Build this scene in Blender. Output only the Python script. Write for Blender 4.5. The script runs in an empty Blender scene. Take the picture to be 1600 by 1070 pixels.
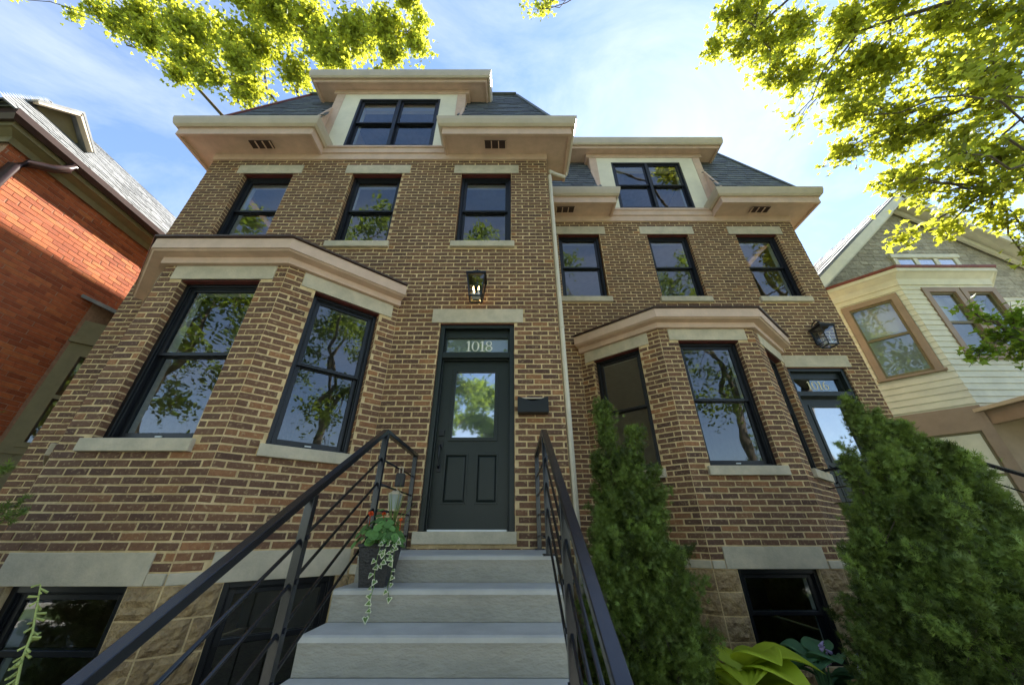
import bpy, math, random
import numpy as np
from mathutils import Vector, Matrix

random.seed(7)
RNG = np.random.default_rng(11)
sc = bpy.context.scene
COL = sc.collection
R = math.radians

# ------------------------------------------------------------------ camera
D0, ZC = 3.92, 1.627
cam_d = bpy.data.cameras.new('camera')
cam_d.sensor_width = 36.0
cam_d.lens = 546.0 * 36.0 / 1600.0
cam_d.clip_start = 0.02
cam_d.clip_end = 2000
cam = bpy.data.objects.new('camera', cam_d)
COL.objects.link(cam)
cam.location = (0, -D0, ZC)
cam.rotation_euler = (R(90 + 28.55), 0, 0)
sc.camera = cam

# ------------------------------------------------------------------ sky and sun
SUN = Vector((0.458, 0.6045, 0.9814)).normalized()
SUN_EL = math.asin(SUN.z)
SUN_AZ = math.atan2(SUN.x, SUN.y)
world = bpy.data.worlds.new('World')
sc.world = world
world.use_nodes = True
wn = world.node_tree
wn.nodes.clear()
w_out = wn.nodes.new('ShaderNodeOutputWorld')
w_bg = wn.nodes.new('ShaderNodeBackground')
w_sky = wn.nodes.new('ShaderNodeTexSky')
w_sky.sky_type = 'NISHITA'
w_sky.sun_disc = False
w_sky.sun_elevation = SUN_EL
w_sky.sun_rotation = SUN_AZ
w_sky.altitude = 50
w_sky.air_density = 1.0
w_sky.dust_density = 0.1
w_sky.ozone_density = 1.5
w_tc = wn.nodes.new('ShaderNodeTexCoord')
w_map = wn.nodes.new('ShaderNodeMapping')
w_map.inputs['Scale'].default_value = (0.9, 1.6, 2.6)
w_map.inputs['Rotation'].default_value = (0.2, 0.1, 0.5)
w_noise = wn.nodes.new('ShaderNodeTexNoise')
w_noise.inputs['Scale'].default_value = 1.7
w_noise.inputs['Detail'].default_value = 9
w_noise.inputs['Roughness'].default_value = 0.62
w_noise.inputs['Distortion'].default_value = 0.7
w_ramp = wn.nodes.new('ShaderNodeValToRGB')
w_ramp.color_ramp.elements[0].position = 0.40
w_ramp.color_ramp.elements[0].color = (0, 0, 0, 1)
w_ramp.color_ramp.elements[1].position = 0.85
w_ramp.color_ramp.elements[1].color = (0.5, 0.5, 0.5, 1)
w_mix = wn.nodes.new('ShaderNodeMix')
w_mix.data_type = 'RGBA'
w_mix.inputs[7].default_value = (4.9, 5.0, 5.6, 1)      # thin cirrus
wn.links.new(w_tc.outputs['Generated'], w_map.inputs['Vector'])
wn.links.new(w_map.outputs['Vector'], w_noise.inputs['Vector'])
wn.links.new(w_noise.outputs['Fac'], w_ramp.inputs['Fac'])
wn.links.new(w_ramp.outputs['Color'], w_mix.inputs[0])
wn.links.new(w_sky.outputs['Color'], w_mix.inputs[6])
wn.links.new(w_mix.outputs[2], w_bg.inputs['Color'])
w_bg.inputs['Strength'].default_value = 0.085
wn.links.new(w_bg.outputs['Background'], w_out.inputs['Surface'])

sun_d = bpy.data.lights.new('sun', 'SUN')
sun_d.energy = 5.0
sun_d.angle = R(0.53)
sun_d.color = (1.0, 0.95, 0.86)
sun_o = bpy.data.objects.new('sun', sun_d)
COL.objects.link(sun_o)
sun_o.rotation_euler = SUN.to_track_quat('Z', 'Y').to_euler()

sc.view_settings.view_transform = 'Standard'
sc.view_settings.look = 'None'
sc.view_settings.gamma = 1.0
sc.view_settings.use_curve_mapping = False
sc.view_settings.exposure = 2.0
sc.cycles.max_bounces = 7
sc.cycles.diffuse_bounces = 3
sc.cycles.glossy_bounces = 3
sc.cycles.transmission_bounces = 4
sc.cycles.transparent_max_bounces = 8

# ------------------------------------------------------------------ materials
def mat(name, col, rough=0.6, var=0.15, scale=8.0, bump=0.0, bscale=60.0, metal=0.0, spec=0.4,
        tint=None, col2=None, attr=False, objrand=False, stretch=(1, 1, 1), coat=0.0, smear=None, stain=0.0, bdist=0.01):
    m = bpy.data.materials.new(name)
    m.use_nodes = True
    nt = m.node_tree
    b = nt.nodes['Principled BSDF']
    b.inputs['Roughness'].default_value = rough
    b.inputs['Metallic'].default_value = metal
    b.inputs['Specular IOR Level'].default_value = spec
    b.inputs['Coat Weight'].default_value = coat
    tc = nt.nodes.new('ShaderNodeTexCoord')
    mp = nt.nodes.new('ShaderNodeMapping')
    mp.inputs['Scale'].default_value = stretch
    geo = nt.nodes.new('ShaderNodeNewGeometry')
    nt.links.new(geo.outputs['Position'], mp.inputs['Vector'])
    nz = nt.nodes.new('ShaderNodeTexNoise')
    nz.inputs['Scale'].default_value = scale
    nz.inputs['Detail'].default_value = 6
    nz.inputs['Roughness'].default_value = 0.65
    nt.links.new(mp.outputs['Vector'], nz.inputs['Vector'])
    mx = nt.nodes.new('ShaderNodeMix')
    mx.data_type = 'RGBA'
    c2 = col2 if col2 else tuple(c * (1 - 2 * var) for c in col)
    c1 = col if col2 else tuple(min(1, c * (1 + var)) for c in col)
    mx.inputs[6].default_value = (*c2, 1)
    mx.inputs[7].default_value = (*c1, 1)
    rp = nt.nodes.new('ShaderNodeMapRange')
    rp.inputs['From Min'].default_value = 0.32
    rp.inputs['From Max'].default_value = 0.68
    nt.links.new(nz.outputs['Fac'], rp.inputs['Value'])
    nt.links.new(rp.outputs['Result'], mx.inputs[0])
    out = mx.outputs[2]
    if attr or objrand:
        # piece to piece colour: tint = list of colours picked by a per-piece random number
        ramp = nt.nodes.new('ShaderNodeValToRGB')
        ramp.color_ramp.interpolation = 'LINEAR'
        el = ramp.color_ramp.elements
        el[0].position = 0.0
        el[0].color = (*tint[0], 1)
        el[1].position = 1.0
        el[1].color = (*tint[-1], 1)
        for i, t in enumerate(tint[1:-1]):
            e = el.new((i + 1) / (len(tint) - 1))
            e.color = (*t, 1)
        if attr:
            at = nt.nodes.new('ShaderNodeAttribute')
            at.attribute_name = 'tint'
            nt.links.new(at.outputs['Fac'], ramp.inputs['Fac'])
        else:
            oi = nt.nodes.new('ShaderNodeObjectInfo')
            nt.links.new(oi.outputs['Random'], ramp.inputs['Fac'])
        mul = nt.nodes.new('ShaderNodeMix')
        mul.data_type = 'RGBA'
        mul.blend_type = 'MULTIPLY'
        mul.inputs[0].default_value = 1.0
        nt.links.new(out, mul.inputs[6])
        nt.links.new(ramp.outputs['Color'], mul.inputs[7])
        out = mul.outputs[2]
    if smear:
        ns = nt.nodes.new('ShaderNodeTexNoise')
        ns.inputs['Scale'].default_value = 38
        ns.inputs['Detail'].default_value = 4
        nt.links.new(geo.outputs['Position'], ns.inputs['Vector'])
        rs = nt.nodes.new('ShaderNodeMapRange')
        rs.inputs['From Min'].default_value = 0.56
        rs.inputs['From Max'].default_value = 0.74
        rs.inputs['To Max'].default_value = 0.65
        nt.links.new(ns.outputs['Fac'], rs.inputs['Value'])
        ms = nt.nodes.new('ShaderNodeMix')
        ms.data_type = 'RGBA'
        ms.inputs[7].default_value = (*smear, 1)
        nt.links.new(rs.outputs['Result'], ms.inputs[0])
        nt.links.new(out, ms.inputs[6])
        out = ms.outputs[2]
    if stain > 0:
        ng = nt.nodes.new('ShaderNodeTexNoise')
        ng.inputs['Scale'].default_value = 0.9
        ng.inputs['Detail'].default_value = 7
        ng.inputs['Roughness'].default_value = 0.7
        nt.links.new(geo.outputs['Position'], ng.inputs['Vector'])
        rg = nt.nodes.new('ShaderNodeMapRange')
        rg.inputs['From Min'].default_value = 0.35
        rg.inputs['From Max'].default_value = 0.65
        rg.inputs['To Min'].default_value = 1 - stain
        rg.inputs['To Max'].default_value = 1 + stain * .5
        nt.links.new(ng.outputs['Fac'], rg.inputs['Value'])
        mg = nt.nodes.new('ShaderNodeVectorMath')
        mg.operation = 'SCALE'
        nt.links.new(out, mg.inputs[0])
        nt.links.new(rg.outputs['Result'], mg.inputs['Scale'])
        out = mg.outputs['Vector']
    nt.links.new(out, b.inputs['Base Color'])
    if bump > 0:
        n2 = nt.nodes.new('ShaderNodeTexNoise')
        n2.inputs['Scale'].default_value = bscale
        n2.inputs['Detail'].default_value = 5
        nt.links.new(mp.outputs['Vector'], n2.inputs['Vector'])
        bp = nt.nodes.new('ShaderNodeBump')
        bp.inputs['Strength'].default_value = bump
        bp.inputs['Distance'].default_value = bdist
        nt.links.new(n2.outputs['Fac'], bp.inputs['Height'])
        nt.links.new(bp.outputs['Normal'], b.inputs['Normal'])
    return m

def mat_leaf(name, col, trans, amount=0.5, var=0.3, rough=0.5):
    m = bpy.data.materials.new(name)
    m.use_nodes = True
    nt = m.node_tree
    b = nt.nodes['Principled BSDF']
    b.inputs['Roughness'].default_value = rough
    b.inputs['Specular IOR Level'].default_value = 0.3
    at = nt.nodes.new('ShaderNodeAttribute')
    at.attribute_name = 'tint'
    def ramp(c):
        r = nt.nodes.new('ShaderNodeMix')
        r.data_type = 'RGBA'
        r.inputs[6].default_value = (*[x * (1 - var) for x in c], 1)
        r.inputs[7].default_value = (*[min(1, x * (1 + var)) for x in c], 1)
        nt.links.new(at.outputs['Fac'], r.inputs[0])
        return r.outputs[2]
    nt.links.new(ramp(col), b.inputs['Base Color'])
    tr = nt.nodes.new('ShaderNodeBsdfTranslucent')
    nt.links.new(ramp(trans), tr.inputs['Color'])
    mx = nt.nodes.new('ShaderNodeMixShader')
    mx.inputs[0].default_value = amount
    nt.links.new(b.outputs[0], mx.inputs[1])
    nt.links.new(tr.outputs[0], mx.inputs[2])
    nt.links.new(mx.outputs[0], nt.nodes['Material Output'].inputs['Surface'])
    return m

def mat_glass(name, tint=(0.75, 0.8, 0.78), base=0.12, rough=0.015):
    m = bpy.data.materials.new(name)
    m.use_nodes = True
    nt = m.node_tree
    nt.nodes.remove(nt.nodes['Principled BSDF'])
    lw = nt.nodes.new('ShaderNodeLayerWeight')
    lw.inputs['Blend'].default_value = 0.5
    pw = nt.nodes.new('ShaderNodeMath')
    pw.operation = 'POWER'
    pw.inputs[1].default_value = 4.0
    nt.links.new(lw.outputs['Facing'], pw.inputs[0])
    ma = nt.nodes.new('ShaderNodeMath')
    ma.operation = 'MULTIPLY_ADD'
    ma.use_clamp = True
    ma.inputs[1].default_value = 1 - base
    ma.inputs[2].default_value = base
    nt.links.new(pw.outputs[0], ma.inputs[0])
    t = nt.nodes.new('ShaderNodeBsdfTransparent')
    t.inputs['Color'].default_value = (*tint, 1)
    g = nt.nodes.new('ShaderNodeBsdfGlossy')
    g.inputs['Roughness'].default_value = rough
    g.inputs['Color'].default_value = (0.95, 0.97, 1, 1)
    nz = nt.nodes.new('ShaderNodeTexNoise')
    nz.inputs['Scale'].default_value = 1.6
    bp = nt.nodes.new('ShaderNodeBump')
    bp.inputs['Strength'].default_value = 0.06
    bp.inputs['Distance'].default_value = 0.05
    geo = nt.nodes.new('ShaderNodeNewGeometry')
    nt.links.new(geo.outputs['Position'], nz.inputs['Vector'])
    nt.links.new(nz.outputs['Fac'], bp.inputs['Height'])
    nt.links.new(bp.outputs['Normal'], g.inputs['Normal'])
    mx = nt.nodes.new('ShaderNodeMixShader')
    nt.links.new(ma.outputs[0], mx.inputs[0])
    nt.links.new(t.outputs[0], mx.inputs[1])
    nt.links.new(g.outputs[0], mx.inputs[2])
    nt.links.new(mx.outputs[0], nt.nodes['Material Output'].inputs['Surface'])
    return m

def mat_emit(name, col, strength):
    m = bpy.data.materials.new(name)
    m.use_nodes = True
    nt = m.node_tree
    nt.nodes.remove(nt.nodes['Principled BSDF'])
    e = nt.nodes.new('ShaderNodeEmission')
    e.inputs['Color'].default_value = (*col, 1)
    e.inputs['Strength'].default_value = strength
    nt.links.new(e.outputs[0], nt.nodes['Material Output'].inputs['Surface'])
    return m

BRICK_TINT = [(0.55, 0.50, 0.55), (0.75, 0.72, 0.75), (0.9, 0.85, 0.82), (1.0, 0.95, 0.9), (1.1, 1.0, 0.9),
              (1.35, 1.2, 1.0), (1.9, 1.6, 1.15)]
RED_TINT = [(0.65, 0.6, 0.6), (0.85, 0.85, 0.85), (1.0, 1.0, 1.0), (1.1, 1.15, 1.1), (1.2, 1.45, 1.3)]
M = {}
M['brick'] = mat('brown_brick', (0.205, 0.115, 0.068), 0.85, scale=30, bump=0.5, bscale=90, tint=BRICK_TINT, attr=True,
                 col2=(0.15, 0.075, 0.045), smear=(0.54, 0.38, 0.20), stain=0.2)
M['brick_one'] = mat('brown_brick_single', (0.205, 0.115, 0.068), 0.85, scale=30, bump=0.5, bscale=90, tint=BRICK_TINT,
                     objrand=True, col2=(0.15, 0.075, 0.045), smear=(0.54, 0.38, 0.20), stain=0.2)
M['mortar'] = mat('buff_mortar', (0.80, 0.60, 0.33), 0.9, col2=(0.55, 0.385, 0.19), scale=9, bump=0.8, bscale=110, stain=0.22)
M['red_brick'] = mat('red_brick', (0.47, 0.125, 0.042), 0.85, scale=14, bump=0.4, bscale=80, tint=RED_TINT, attr=True,
                     col2=(0.33, 0.085, 0.035))
M['red_brick_one'] = mat('red_brick_single', (0.47, 0.125, 0.042), 0.85, scale=14, bump=0.4, bscale=80, tint=RED_TINT,
                         objrand=True, col2=(0.33, 0.085, 0.035))
M['red_mortar'] = mat('grey_red_mortar', (0.40, 0.24, 0.16), 0.9, scale=20)
M['limestone'] = mat('limestone', (0.64, 0.54, 0.39), 0.8, col2=(0.47, 0.41, 0.30), scale=6, bump=0.3, bscale=50, stain=0.15)
M['rock'] = mat('rock_face_stone', (0.52, 0.36, 0.18), 0.9, col2=(0.24, 0.155, 0.08), scale=9, bump=1.0, bscale=34, bdist=0.035, stain=0.2)
M['tan'] = mat('tan_trim_paint', (0.68, 0.475, 0.35), 0.55, var=0.06, scale=5, stain=0.10, bump=0.05, bscale=20)
M['cream'] = mat('cream_trim_paint', (0.84, 0.76, 0.57), 0.5, var=0.04, scale=3, stain=0.08)
M['gutter'] = mat('beige_gutter', (0.56, 0.46, 0.33), 0.4, var=0.06, scale=3)
M['slate'] = mat('slate', (0.115, 0.125, 0.13), 0.6, scale=9, bump=0.2,
                 tint=[(0.7, 0.7, 0.72), (1, 1, 1), (1.25, 1.3, 1.2)], attr=True)
M['black'] = mat('black_window_paint', (0.009, 0.010, 0.013), 0.35, var=0.2, scale=3)
M['iron'] = mat('black_railing_paint', (0.010, 0.011, 0.015), 0.25, var=0.2, scale=20, spec=0.6)
M['door'] = mat('dark_green_door_paint', (0.013, 0.019, 0.017), 0.38, var=0.1, scale=40, bump=0.12, bscale=30,
                stretch=(6, 6, 0.6))
M['glass'] = mat_glass('window_glass')
M['frost'] = mat('pale_frosted_glass', (0.30, 0.33, 0.30), 0.4, var=0.1, scale=4, spec=0.5)
M['mirror_glass'] = mat_glass('lite_glass', (0.8, 0.85, 0.8), 0.45, 0.035)
M['room'] = mat('room_wall_paint', (0.45, 0.44, 0.40), 0.8, var=0.05)
M['pipe'] = mat('downpipe_paint', (0.66, 0.58, 0.45), 0.45, var=0.05, scale=4)
M['white'] = mat('white_plastic', (0.78, 0.78, 0.76), 0.5, var=0.03)
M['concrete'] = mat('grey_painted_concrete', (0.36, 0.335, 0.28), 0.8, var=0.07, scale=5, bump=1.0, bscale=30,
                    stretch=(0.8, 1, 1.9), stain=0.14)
M['tread'] = mat('skylit_tread_tone', (0.47, 0.445, 0.395), 0.7, var=0.07, scale=4, bump=0.25, bscale=60, stain=0.14)  # same paint as the risers, sky light from above put into a paler colour
M['steel_red'] = mat('primed_steel', (0.13, 0.03, 0.022), 0.6)
M['gold'] = mat('gilt_digits', (0.78, 0.66, 0.36), 0.4, var=0.1, scale=40)
M['pale_digit'] = mat('pale_digits', (0.80, 0.77, 0.68), 0.4, var=0.05, scale=40)
M['brown_gutter'] = mat('brown_gutter', (0.055, 0.028, 0.024), 0.35, var=0.1)
M['olive'] = mat('olive_trim_paint', (0.20, 0.165, 0.08), 0.55, var=0.08, scale=5)
M['grey_slate'] = mat('grey_shingle', (0.20, 0.205, 0.205), 0.7, scale=7, tint=[(0.8, 0.8, 0.8), (1.15, 1.15, 1.15)], attr=True)
M['wood_shingle'] = mat('weathered_shingle', (0.52, 0.47, 0.36), 0.85, scale=16, col2=(0.31, 0.28, 0.21),
                        tint=[(0.75, 0.75, 0.75), (1.1, 1.1, 1.1)], attr=True)
M['siding'] = mat('yellowed_white_siding', (0.74, 0.70, 0.54), 0.6, var=0.06, scale=4)
M['taupe'] = mat('taupe_trim_paint', (0.34, 0.24, 0.165), 0.55, var=0.08, scale=4)
M['red_metal'] = mat('red_roof_metal', (0.22, 0.06, 0.045), 0.5)
M['bark'] = mat('bark', (0.12, 0.095, 0.07), 0.9, scale=20, bump=0.6, bscale=30)
M['soil'] = mat('soil', (0.06, 0.045, 0.03), 0.95, scale=20, bump=0.8)
M['grass'] = mat('lawn_grass', (0.075, 0.115, 0.03), 0.9, scale=25, var=0.3, bump=0.8)
M['asphalt'] = mat('asphalt', (0.07, 0.07, 0.07), 0.85, scale=30, var=0.15, bump=0.3)
M['pavement'] = mat('pavement_concrete', (0.42, 0.40, 0.36), 0.85, scale=3, var=0.1)
M['pot'] = mat('dark_hammered_pot', (0.035, 0.033, 0.032), 0.4, var=0.2, scale=30, bump=1.0, bscale=75)
M['leaf_yellow'] = mat_leaf('backlit_tree_leaf', (0.12, 0.175, 0.03), (0.52, 0.53, 0.04), 0.6, 0.5)
M['leaf_green'] = mat_leaf('street_tree_leaf', (0.09, 0.14, 0.03), (0.30, 0.40, 0.04), 0.45, 0.35)
M['leaf_maple'] = mat_leaf('small_maple_leaf', (0.09, 0.17, 0.03), (0.35, 0.48, 0.04), 0.5, 0.35)
M['juniper'] = mat_leaf('juniper_needles', (0.15, 0.205, 0.045), (0.30, 0.40, 0.06), 0.32, 0.65)
M['hosta_y'] = mat_leaf('yellow_hosta_leaf', (0.42, 0.50, 0.03), (0.5, 0.6, 0.03), 0.3, 0.12)
M['hosta_b'] = mat_leaf('green_hosta_leaf', (0.07, 0.16, 0.07), (0.1, 0.2, 0.05), 0.2, 0.15)
M['leaf_pot'] = mat_leaf('geranium_leaf', (0.12, 0.24, 0.06), (0.2, 0.36, 0.06), 0.3, 0.4)
M['ivy'] = mat_leaf('ivy_leaf', (0.16, 0.26, 0.07), (0.2, 0.3, 0.06), 0.25, 0.2)
M['ivy_edge'] = mat_leaf('ivy_cream_margin', (0.72, 0.70, 0.48), (0.6, 0.6, 0.35), 0.25, 0.08)
M['blade'] = mat_leaf('grass_blade', (0.16, 0.22, 0.06), (0.25, 0.35, 0.06), 0.35, 0.3)
M['petal_red'] = mat_leaf('orange_red_petal', (0.75, 0.10, 0.02), (0.8, 0.15, 0.03), 0.3, 0.2)
M['petal_lilac'] = mat_leaf('lilac_petal', (0.45, 0.36, 0.62), (0.5, 0.4, 0.6), 0.3, 0.15)
M['bud'] = mat_leaf('pale_green_bud', (0.50, 0.55, 0.18), (0.5, 0.55, 0.15), 0.3, 0.25)
M['flame'] = mat_emit('lit_candle_bulb', (1.0, 0.62, 0.25), 9.0)
M['clear'] = mat_glass('lantern_glass', (0.9, 0.92, 0.9), 0.10)

# ------------------------------------------------------------------ mesh helpers
class Frame:
    """wall frame: s along the wall, d outwards, z up"""
    def __init__(self, x, y, ang=0.0):
        self.o = (x, y)
        self.a = ang
        self.t = (math.cos(ang), math.sin(ang))
        self.n = (math.sin(ang), -math.cos(ang))
    def __call__(self, s, d, z):
        return (self.o[0] + s * self.t[0] + d * self.n[0], self.o[1] + s * self.t[1] + d * self.n[1], z)

W = Frame(0, 0, 0)
def wpt(x, y, z):
    return (x, y, z)

class MB:
    def __init__(self):
        self.v, self.f, self.t = [], [], []
    def add(self, vs, fs, tint=None):
        n = len(self.v)
        self.v += [tuple(p) for p in vs]
        self.f += [tuple(i + n for i in f) for f in fs]
        self.t += [random.random() if tint is None else tint] * len(fs)
        return self
    def fbox(self, F, s0, s1, d0, d1, z0, z1, tint=None):
        vs = [F(s, d, z) for z in (z0, z1) for d in (d0, d1) for s in (s0, s1)]
        return self.add(vs, [(0, 1, 3, 2), (4, 6, 7, 5), (0, 4, 5, 1), (2, 3, 7, 6), (0, 2, 6, 4), (1, 5, 7, 3)], tint)
    def box(self, x0, x1, y0, y1, z0, z1, tint=None):
        vs = [(x, y, z) for z in (z0, z1) for y in (y0, y1) for x in (x0, x1)]
        return self.add(vs, [(0, 2, 3, 1), (4, 5, 7, 6), (0, 1, 5, 4), (2, 6, 7, 3), (0, 4, 6, 2), (1, 3, 7, 5)], tint)
    def quad(self, a, b, c, d, tint=None):
        return self.add([a, b, c, d], [(0, 1, 2, 3)], tint)
    def prism(self, pts, vec, tint=None):
        n = len(pts)
        vs = [tuple(p) for p in pts] + [tuple(p[i] + vec[i] for i in range(3)) for p in pts]
        fs = [tuple(range(n))[::-1], tuple(range(n, 2 * n))] + [(i, (i + 1) % n, n + (i + 1) % n, n + i) for i in range(n)]
        return self.add(vs, fs, tint)
    def tube(self, pts, r, n=6, r1=None, tint=None):
        pts = [Vector(p) for p in pts]
        vs, fs = [], []
        m = len(pts)
        for i, p in enumerate(pts):
            d = (pts[min(i + 1, m - 1)] - pts[max(i - 1, 0)]).normalized()
            u = d.cross(Vector((0, 0, 1)) if abs(d.z) < 0.9 else Vector((1, 0, 0))).normalized()
            w = d.cross(u)
            rr = r if r1 is None else r + (r1 - r) * i / (m - 1)
            for k in range(n):
                a = 2 * math.pi * k / n
                vs.append(tuple(p + (u * math.cos(a) + w * math.sin(a)) * rr))
        for i in range(m - 1):
            for k in range(n):
                fs.append((i * n + k, i * n + (k + 1) % n, (i + 1) * n + (k + 1) % n, (i + 1) * n + k))
        fs.append(tuple(range(n))[::-1])
        fs.append(tuple((m - 1) * n + k for k in range(n)))
        return self.add(vs, fs, tint)
    def bar(self, p, q, w, h, up=(0, 0, 1), tint=None):
        """rectangular bar from p to q: w sideways, h along up"""
        p, q, up = Vector(p), Vector(q), Vector(up)
        d = (q - p).normalized()
        sd = d.cross(up).normalized() * (w / 2)
        u = sd.cross(d).normalized() * (h / 2)
        vs = [p - sd - u, p + sd - u, p + sd + u, p - sd + u, q - sd - u, q + sd - u, q + sd + u, q - sd + u]
        return self.add(vs, [(3, 2, 1, 0), (4, 5, 6, 7), (0, 1, 5, 4), (1, 2, 6, 5), (2, 3, 7, 6), (3, 0, 4, 7)], tint)
    def sweep(self, path, prof, tint=None):
        """profile [(outwards, z)] swept along a plan polyline, outward = left of travel, mitred"""
        n, m = len(path), len(prof)
        vs, fs = [], []
        nor = []
        for i in range(n - 1):
            dx, dy = path[i + 1][0] - path[i][0], path[i + 1][1] - path[i][1]
            L = math.hypot(dx, dy)
            nor.append((-dy / L, dx / L))
        for i in range(n):
            if i == 0: mx, my = nor[0]
            elif i == n - 1: mx, my = nor[-1]
            else:
                a, b = nor[i - 1], nor[i]
                k = 1 + a[0] * b[0] + a[1] * b[1]
                mx, my = (a[0] + b[0]) / k, (a[1] + b[1]) / k
            for o, z in prof:
                vs.append((path[i][0] + mx * o, path[i][1] + my * o, z))
        for i in range(n - 1):
            for k in range(m):
                k2 = (k + 1) % m
                fs.append((i * m + k, i * m + k2, (i + 1) * m + k2, (i + 1) * m + k))
        fs.append(tuple(range(m)))
        fs.append(tuple(range((n - 1) * m, n * m))[::-1])
        return self.add(vs, fs, tint)
    def build(self, name, m, parent=None, smooth=False, bevel=0.0):
        me = bpy.data.meshes.new(name)
        me.from_pydata(self.v, [], self.f)
        me.update()
        if m: me.materials.append(m)
        at = me.attributes.new('tint', 'FLOAT', 'FACE')
        at.data.foreach_set('value', self.t)
        if smooth:
            me.polygons.foreach_set('use_smooth', [True] * len(me.polygons))
        o = bpy.data.objects.new(name, me)
        COL.objects.link(o)
        if bevel > 0:
            b = o.modifiers.new('bevel', 'BEVEL')
            b.width = bevel
            b.segments = 2
            b.limit_method = 'ANGLE'
            b.angle_limit = R(40)
        if parent is not None: put(o, parent)
        return o

def root_of(o):
    while o.parent: o = o.parent
    return o
def put(o, parent):
    o.parent = parent
    r = root_of(parent)
    if r.type == 'EMPTY' and o.parent == r:
        o.matrix_parent_inverse = Matrix.Translation(-Vector(r.location))
def tag(o, label=None, cat=None, group=None, kind=None):
    if label: o['label'] = label
    if cat: o['category'] = cat
    if group: o['group'] = group
    if kind: o['kind'] = kind
    return o
def thing(name, loc, label, cat, group=None):
    e = bpy.data.objects.new(name, None)
    e.empty_display_size = 0.1
    e.location = loc
    COL.objects.link(e)
    return tag(e, label, cat, group)

def np_mesh(name, V, Fq, m, parent=None, tint=None, smooth=False):
    """V (n,3), Fq (k,c) numpy faces of one size"""
    me = bpy.data.meshes.new(name)
    k, c = Fq.shape
    me.vertices.add(len(V))
    me.vertices.foreach_set('co', V.astype(np.float32).ravel())
    me.loops.add(k * c)
    me.loops.foreach_set('vertex_index', Fq.astype(np.int32).ravel())
    me.polygons.add(k)
    me.polygons.foreach_set('loop_start', np.arange(0, k * c, c, dtype=np.int32))
    if tint is not None:
        at = me.attributes.new('tint', 'FLOAT', 'FACE')
        at.data.foreach_set('value', tint.astype(np.float32))
    me.update(calc_edges=True)
    me.validate()
    me.materials.append(m)
    o = bpy.data.objects.new(name, me)
    COL.objects.link(o)
    if parent is not None: put(o, parent)
    return o

def scatter(TV, TF, pos, rot, scl):
    """template (tv,3),(tf,c) copied to pos (n,3) with rot (n,3,3) and scale (n,)"""
    n, tv = len(pos), len(TV)
    V = np.einsum('nij,vj->nvi', rot, TV) * scl[:, None, None] + pos[:, None, :]
    F = TF[None] + (np.arange(n) * tv)[:, None, None]
    return V.reshape(-1, 3), F.reshape(-1, TF.shape[1])

def rand_rot(n, tilt=1.0):
    """random rotations, normals spread round +z by tilt"""
    a = RNG.uniform(0, 2 * np.pi, n)
    t = RNG.normal(0, tilt, n)
    p = RNG.uniform(0, 2 * np.pi, n)
    ca, sa = np.cos(a), np.sin(a)
    Rz = np.zeros((n, 3, 3)); Rz[:, 0, 0] = ca; Rz[:, 0, 1] = -sa; Rz[:, 1, 0] = sa; Rz[:, 1, 1] = ca; Rz[:, 2, 2] = 1
    ax = np.stack([np.cos(p), np.sin(p), np.zeros(n)], 1)
    K = np.zeros((n, 3, 3))
    K[:, 0, 2] = ax[:, 1]; K[:, 1, 2] = -ax[:, 0]; K[:, 2, 0] = -ax[:, 1]; K[:, 2, 1] = ax[:, 0]
    I = np.eye(3)[None]
    Rt = I + np.sin(t)[:, None, None] * K + (1 - np.cos(t))[:, None, None] * (K @ K)
    return Rt @ Rz

def proj(p):
    """rough pixel size helper used only to rank which bricks show largest"""
    a = R(28.55)
    y, z = p[1] + D0, p[2] - ZC
    fw = math.cos(a) * y + math.sin(a) * z
    up = -math.sin(a) * y + math.cos(a) * z
    if fw < 0.1: return None
    return 546 * p[0] / fw, 546 * up / fw, fw

# ------------------------------------------------------------------ brickwork
CH = 0.0675           # course height
BL = 0.203            # stretcher with its joint

def brick_face(F, s0, s1, z0, z1, holes, out, zbase=1.50, joint=0.016, bl=BL, ch=CH, depth=0.0045, single=False, shift=0.0):
    k0 = int(math.floor((z0 - zbase) / ch + 1e-6))
    k1 = int(math.ceil((z1 - zbase) / ch - 1e-6))
    for k in range(k0, k1):
        za, zb = zbase + k * ch + joint / 2, zbase + (k + 1) * ch - joint / 2
        za, zb = max(za, z0), min(zb, z1)
        if zb - za < 0.018: continue
        zm = (za + zb) / 2
        free = [(s0, s1)]
        for (a, b, c, d) in holes:
            if zm > c - 0.012 and zm < d + 0.012:
                nf = []
                for (p, q) in free:
                    if b <= p or a >= q: nf.append((p, q)); continue
                    if a > p: nf.append((p, a - 0.004))
                    if b < q: nf.append((b + 0.004, q))
                free = nf
        off = shift + (bl / 2 if k % 2 else 0.0)
        for (p, q) in free:
            if single:
                out.append((F, p + 0.003, q - 0.003, za, zb, depth)); continue
            # lay from the left end: starter brick half or whole by course, so quoins alternate
            j = math.floor((p - off) / bl)
            x = off + j * bl
            while x < q:
                a, b = max(x, p), min(x + bl - joint, q)
                if b - a > 0.025:
                    out.append((F, a, b, za, zb, depth))
                x += bl

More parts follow.
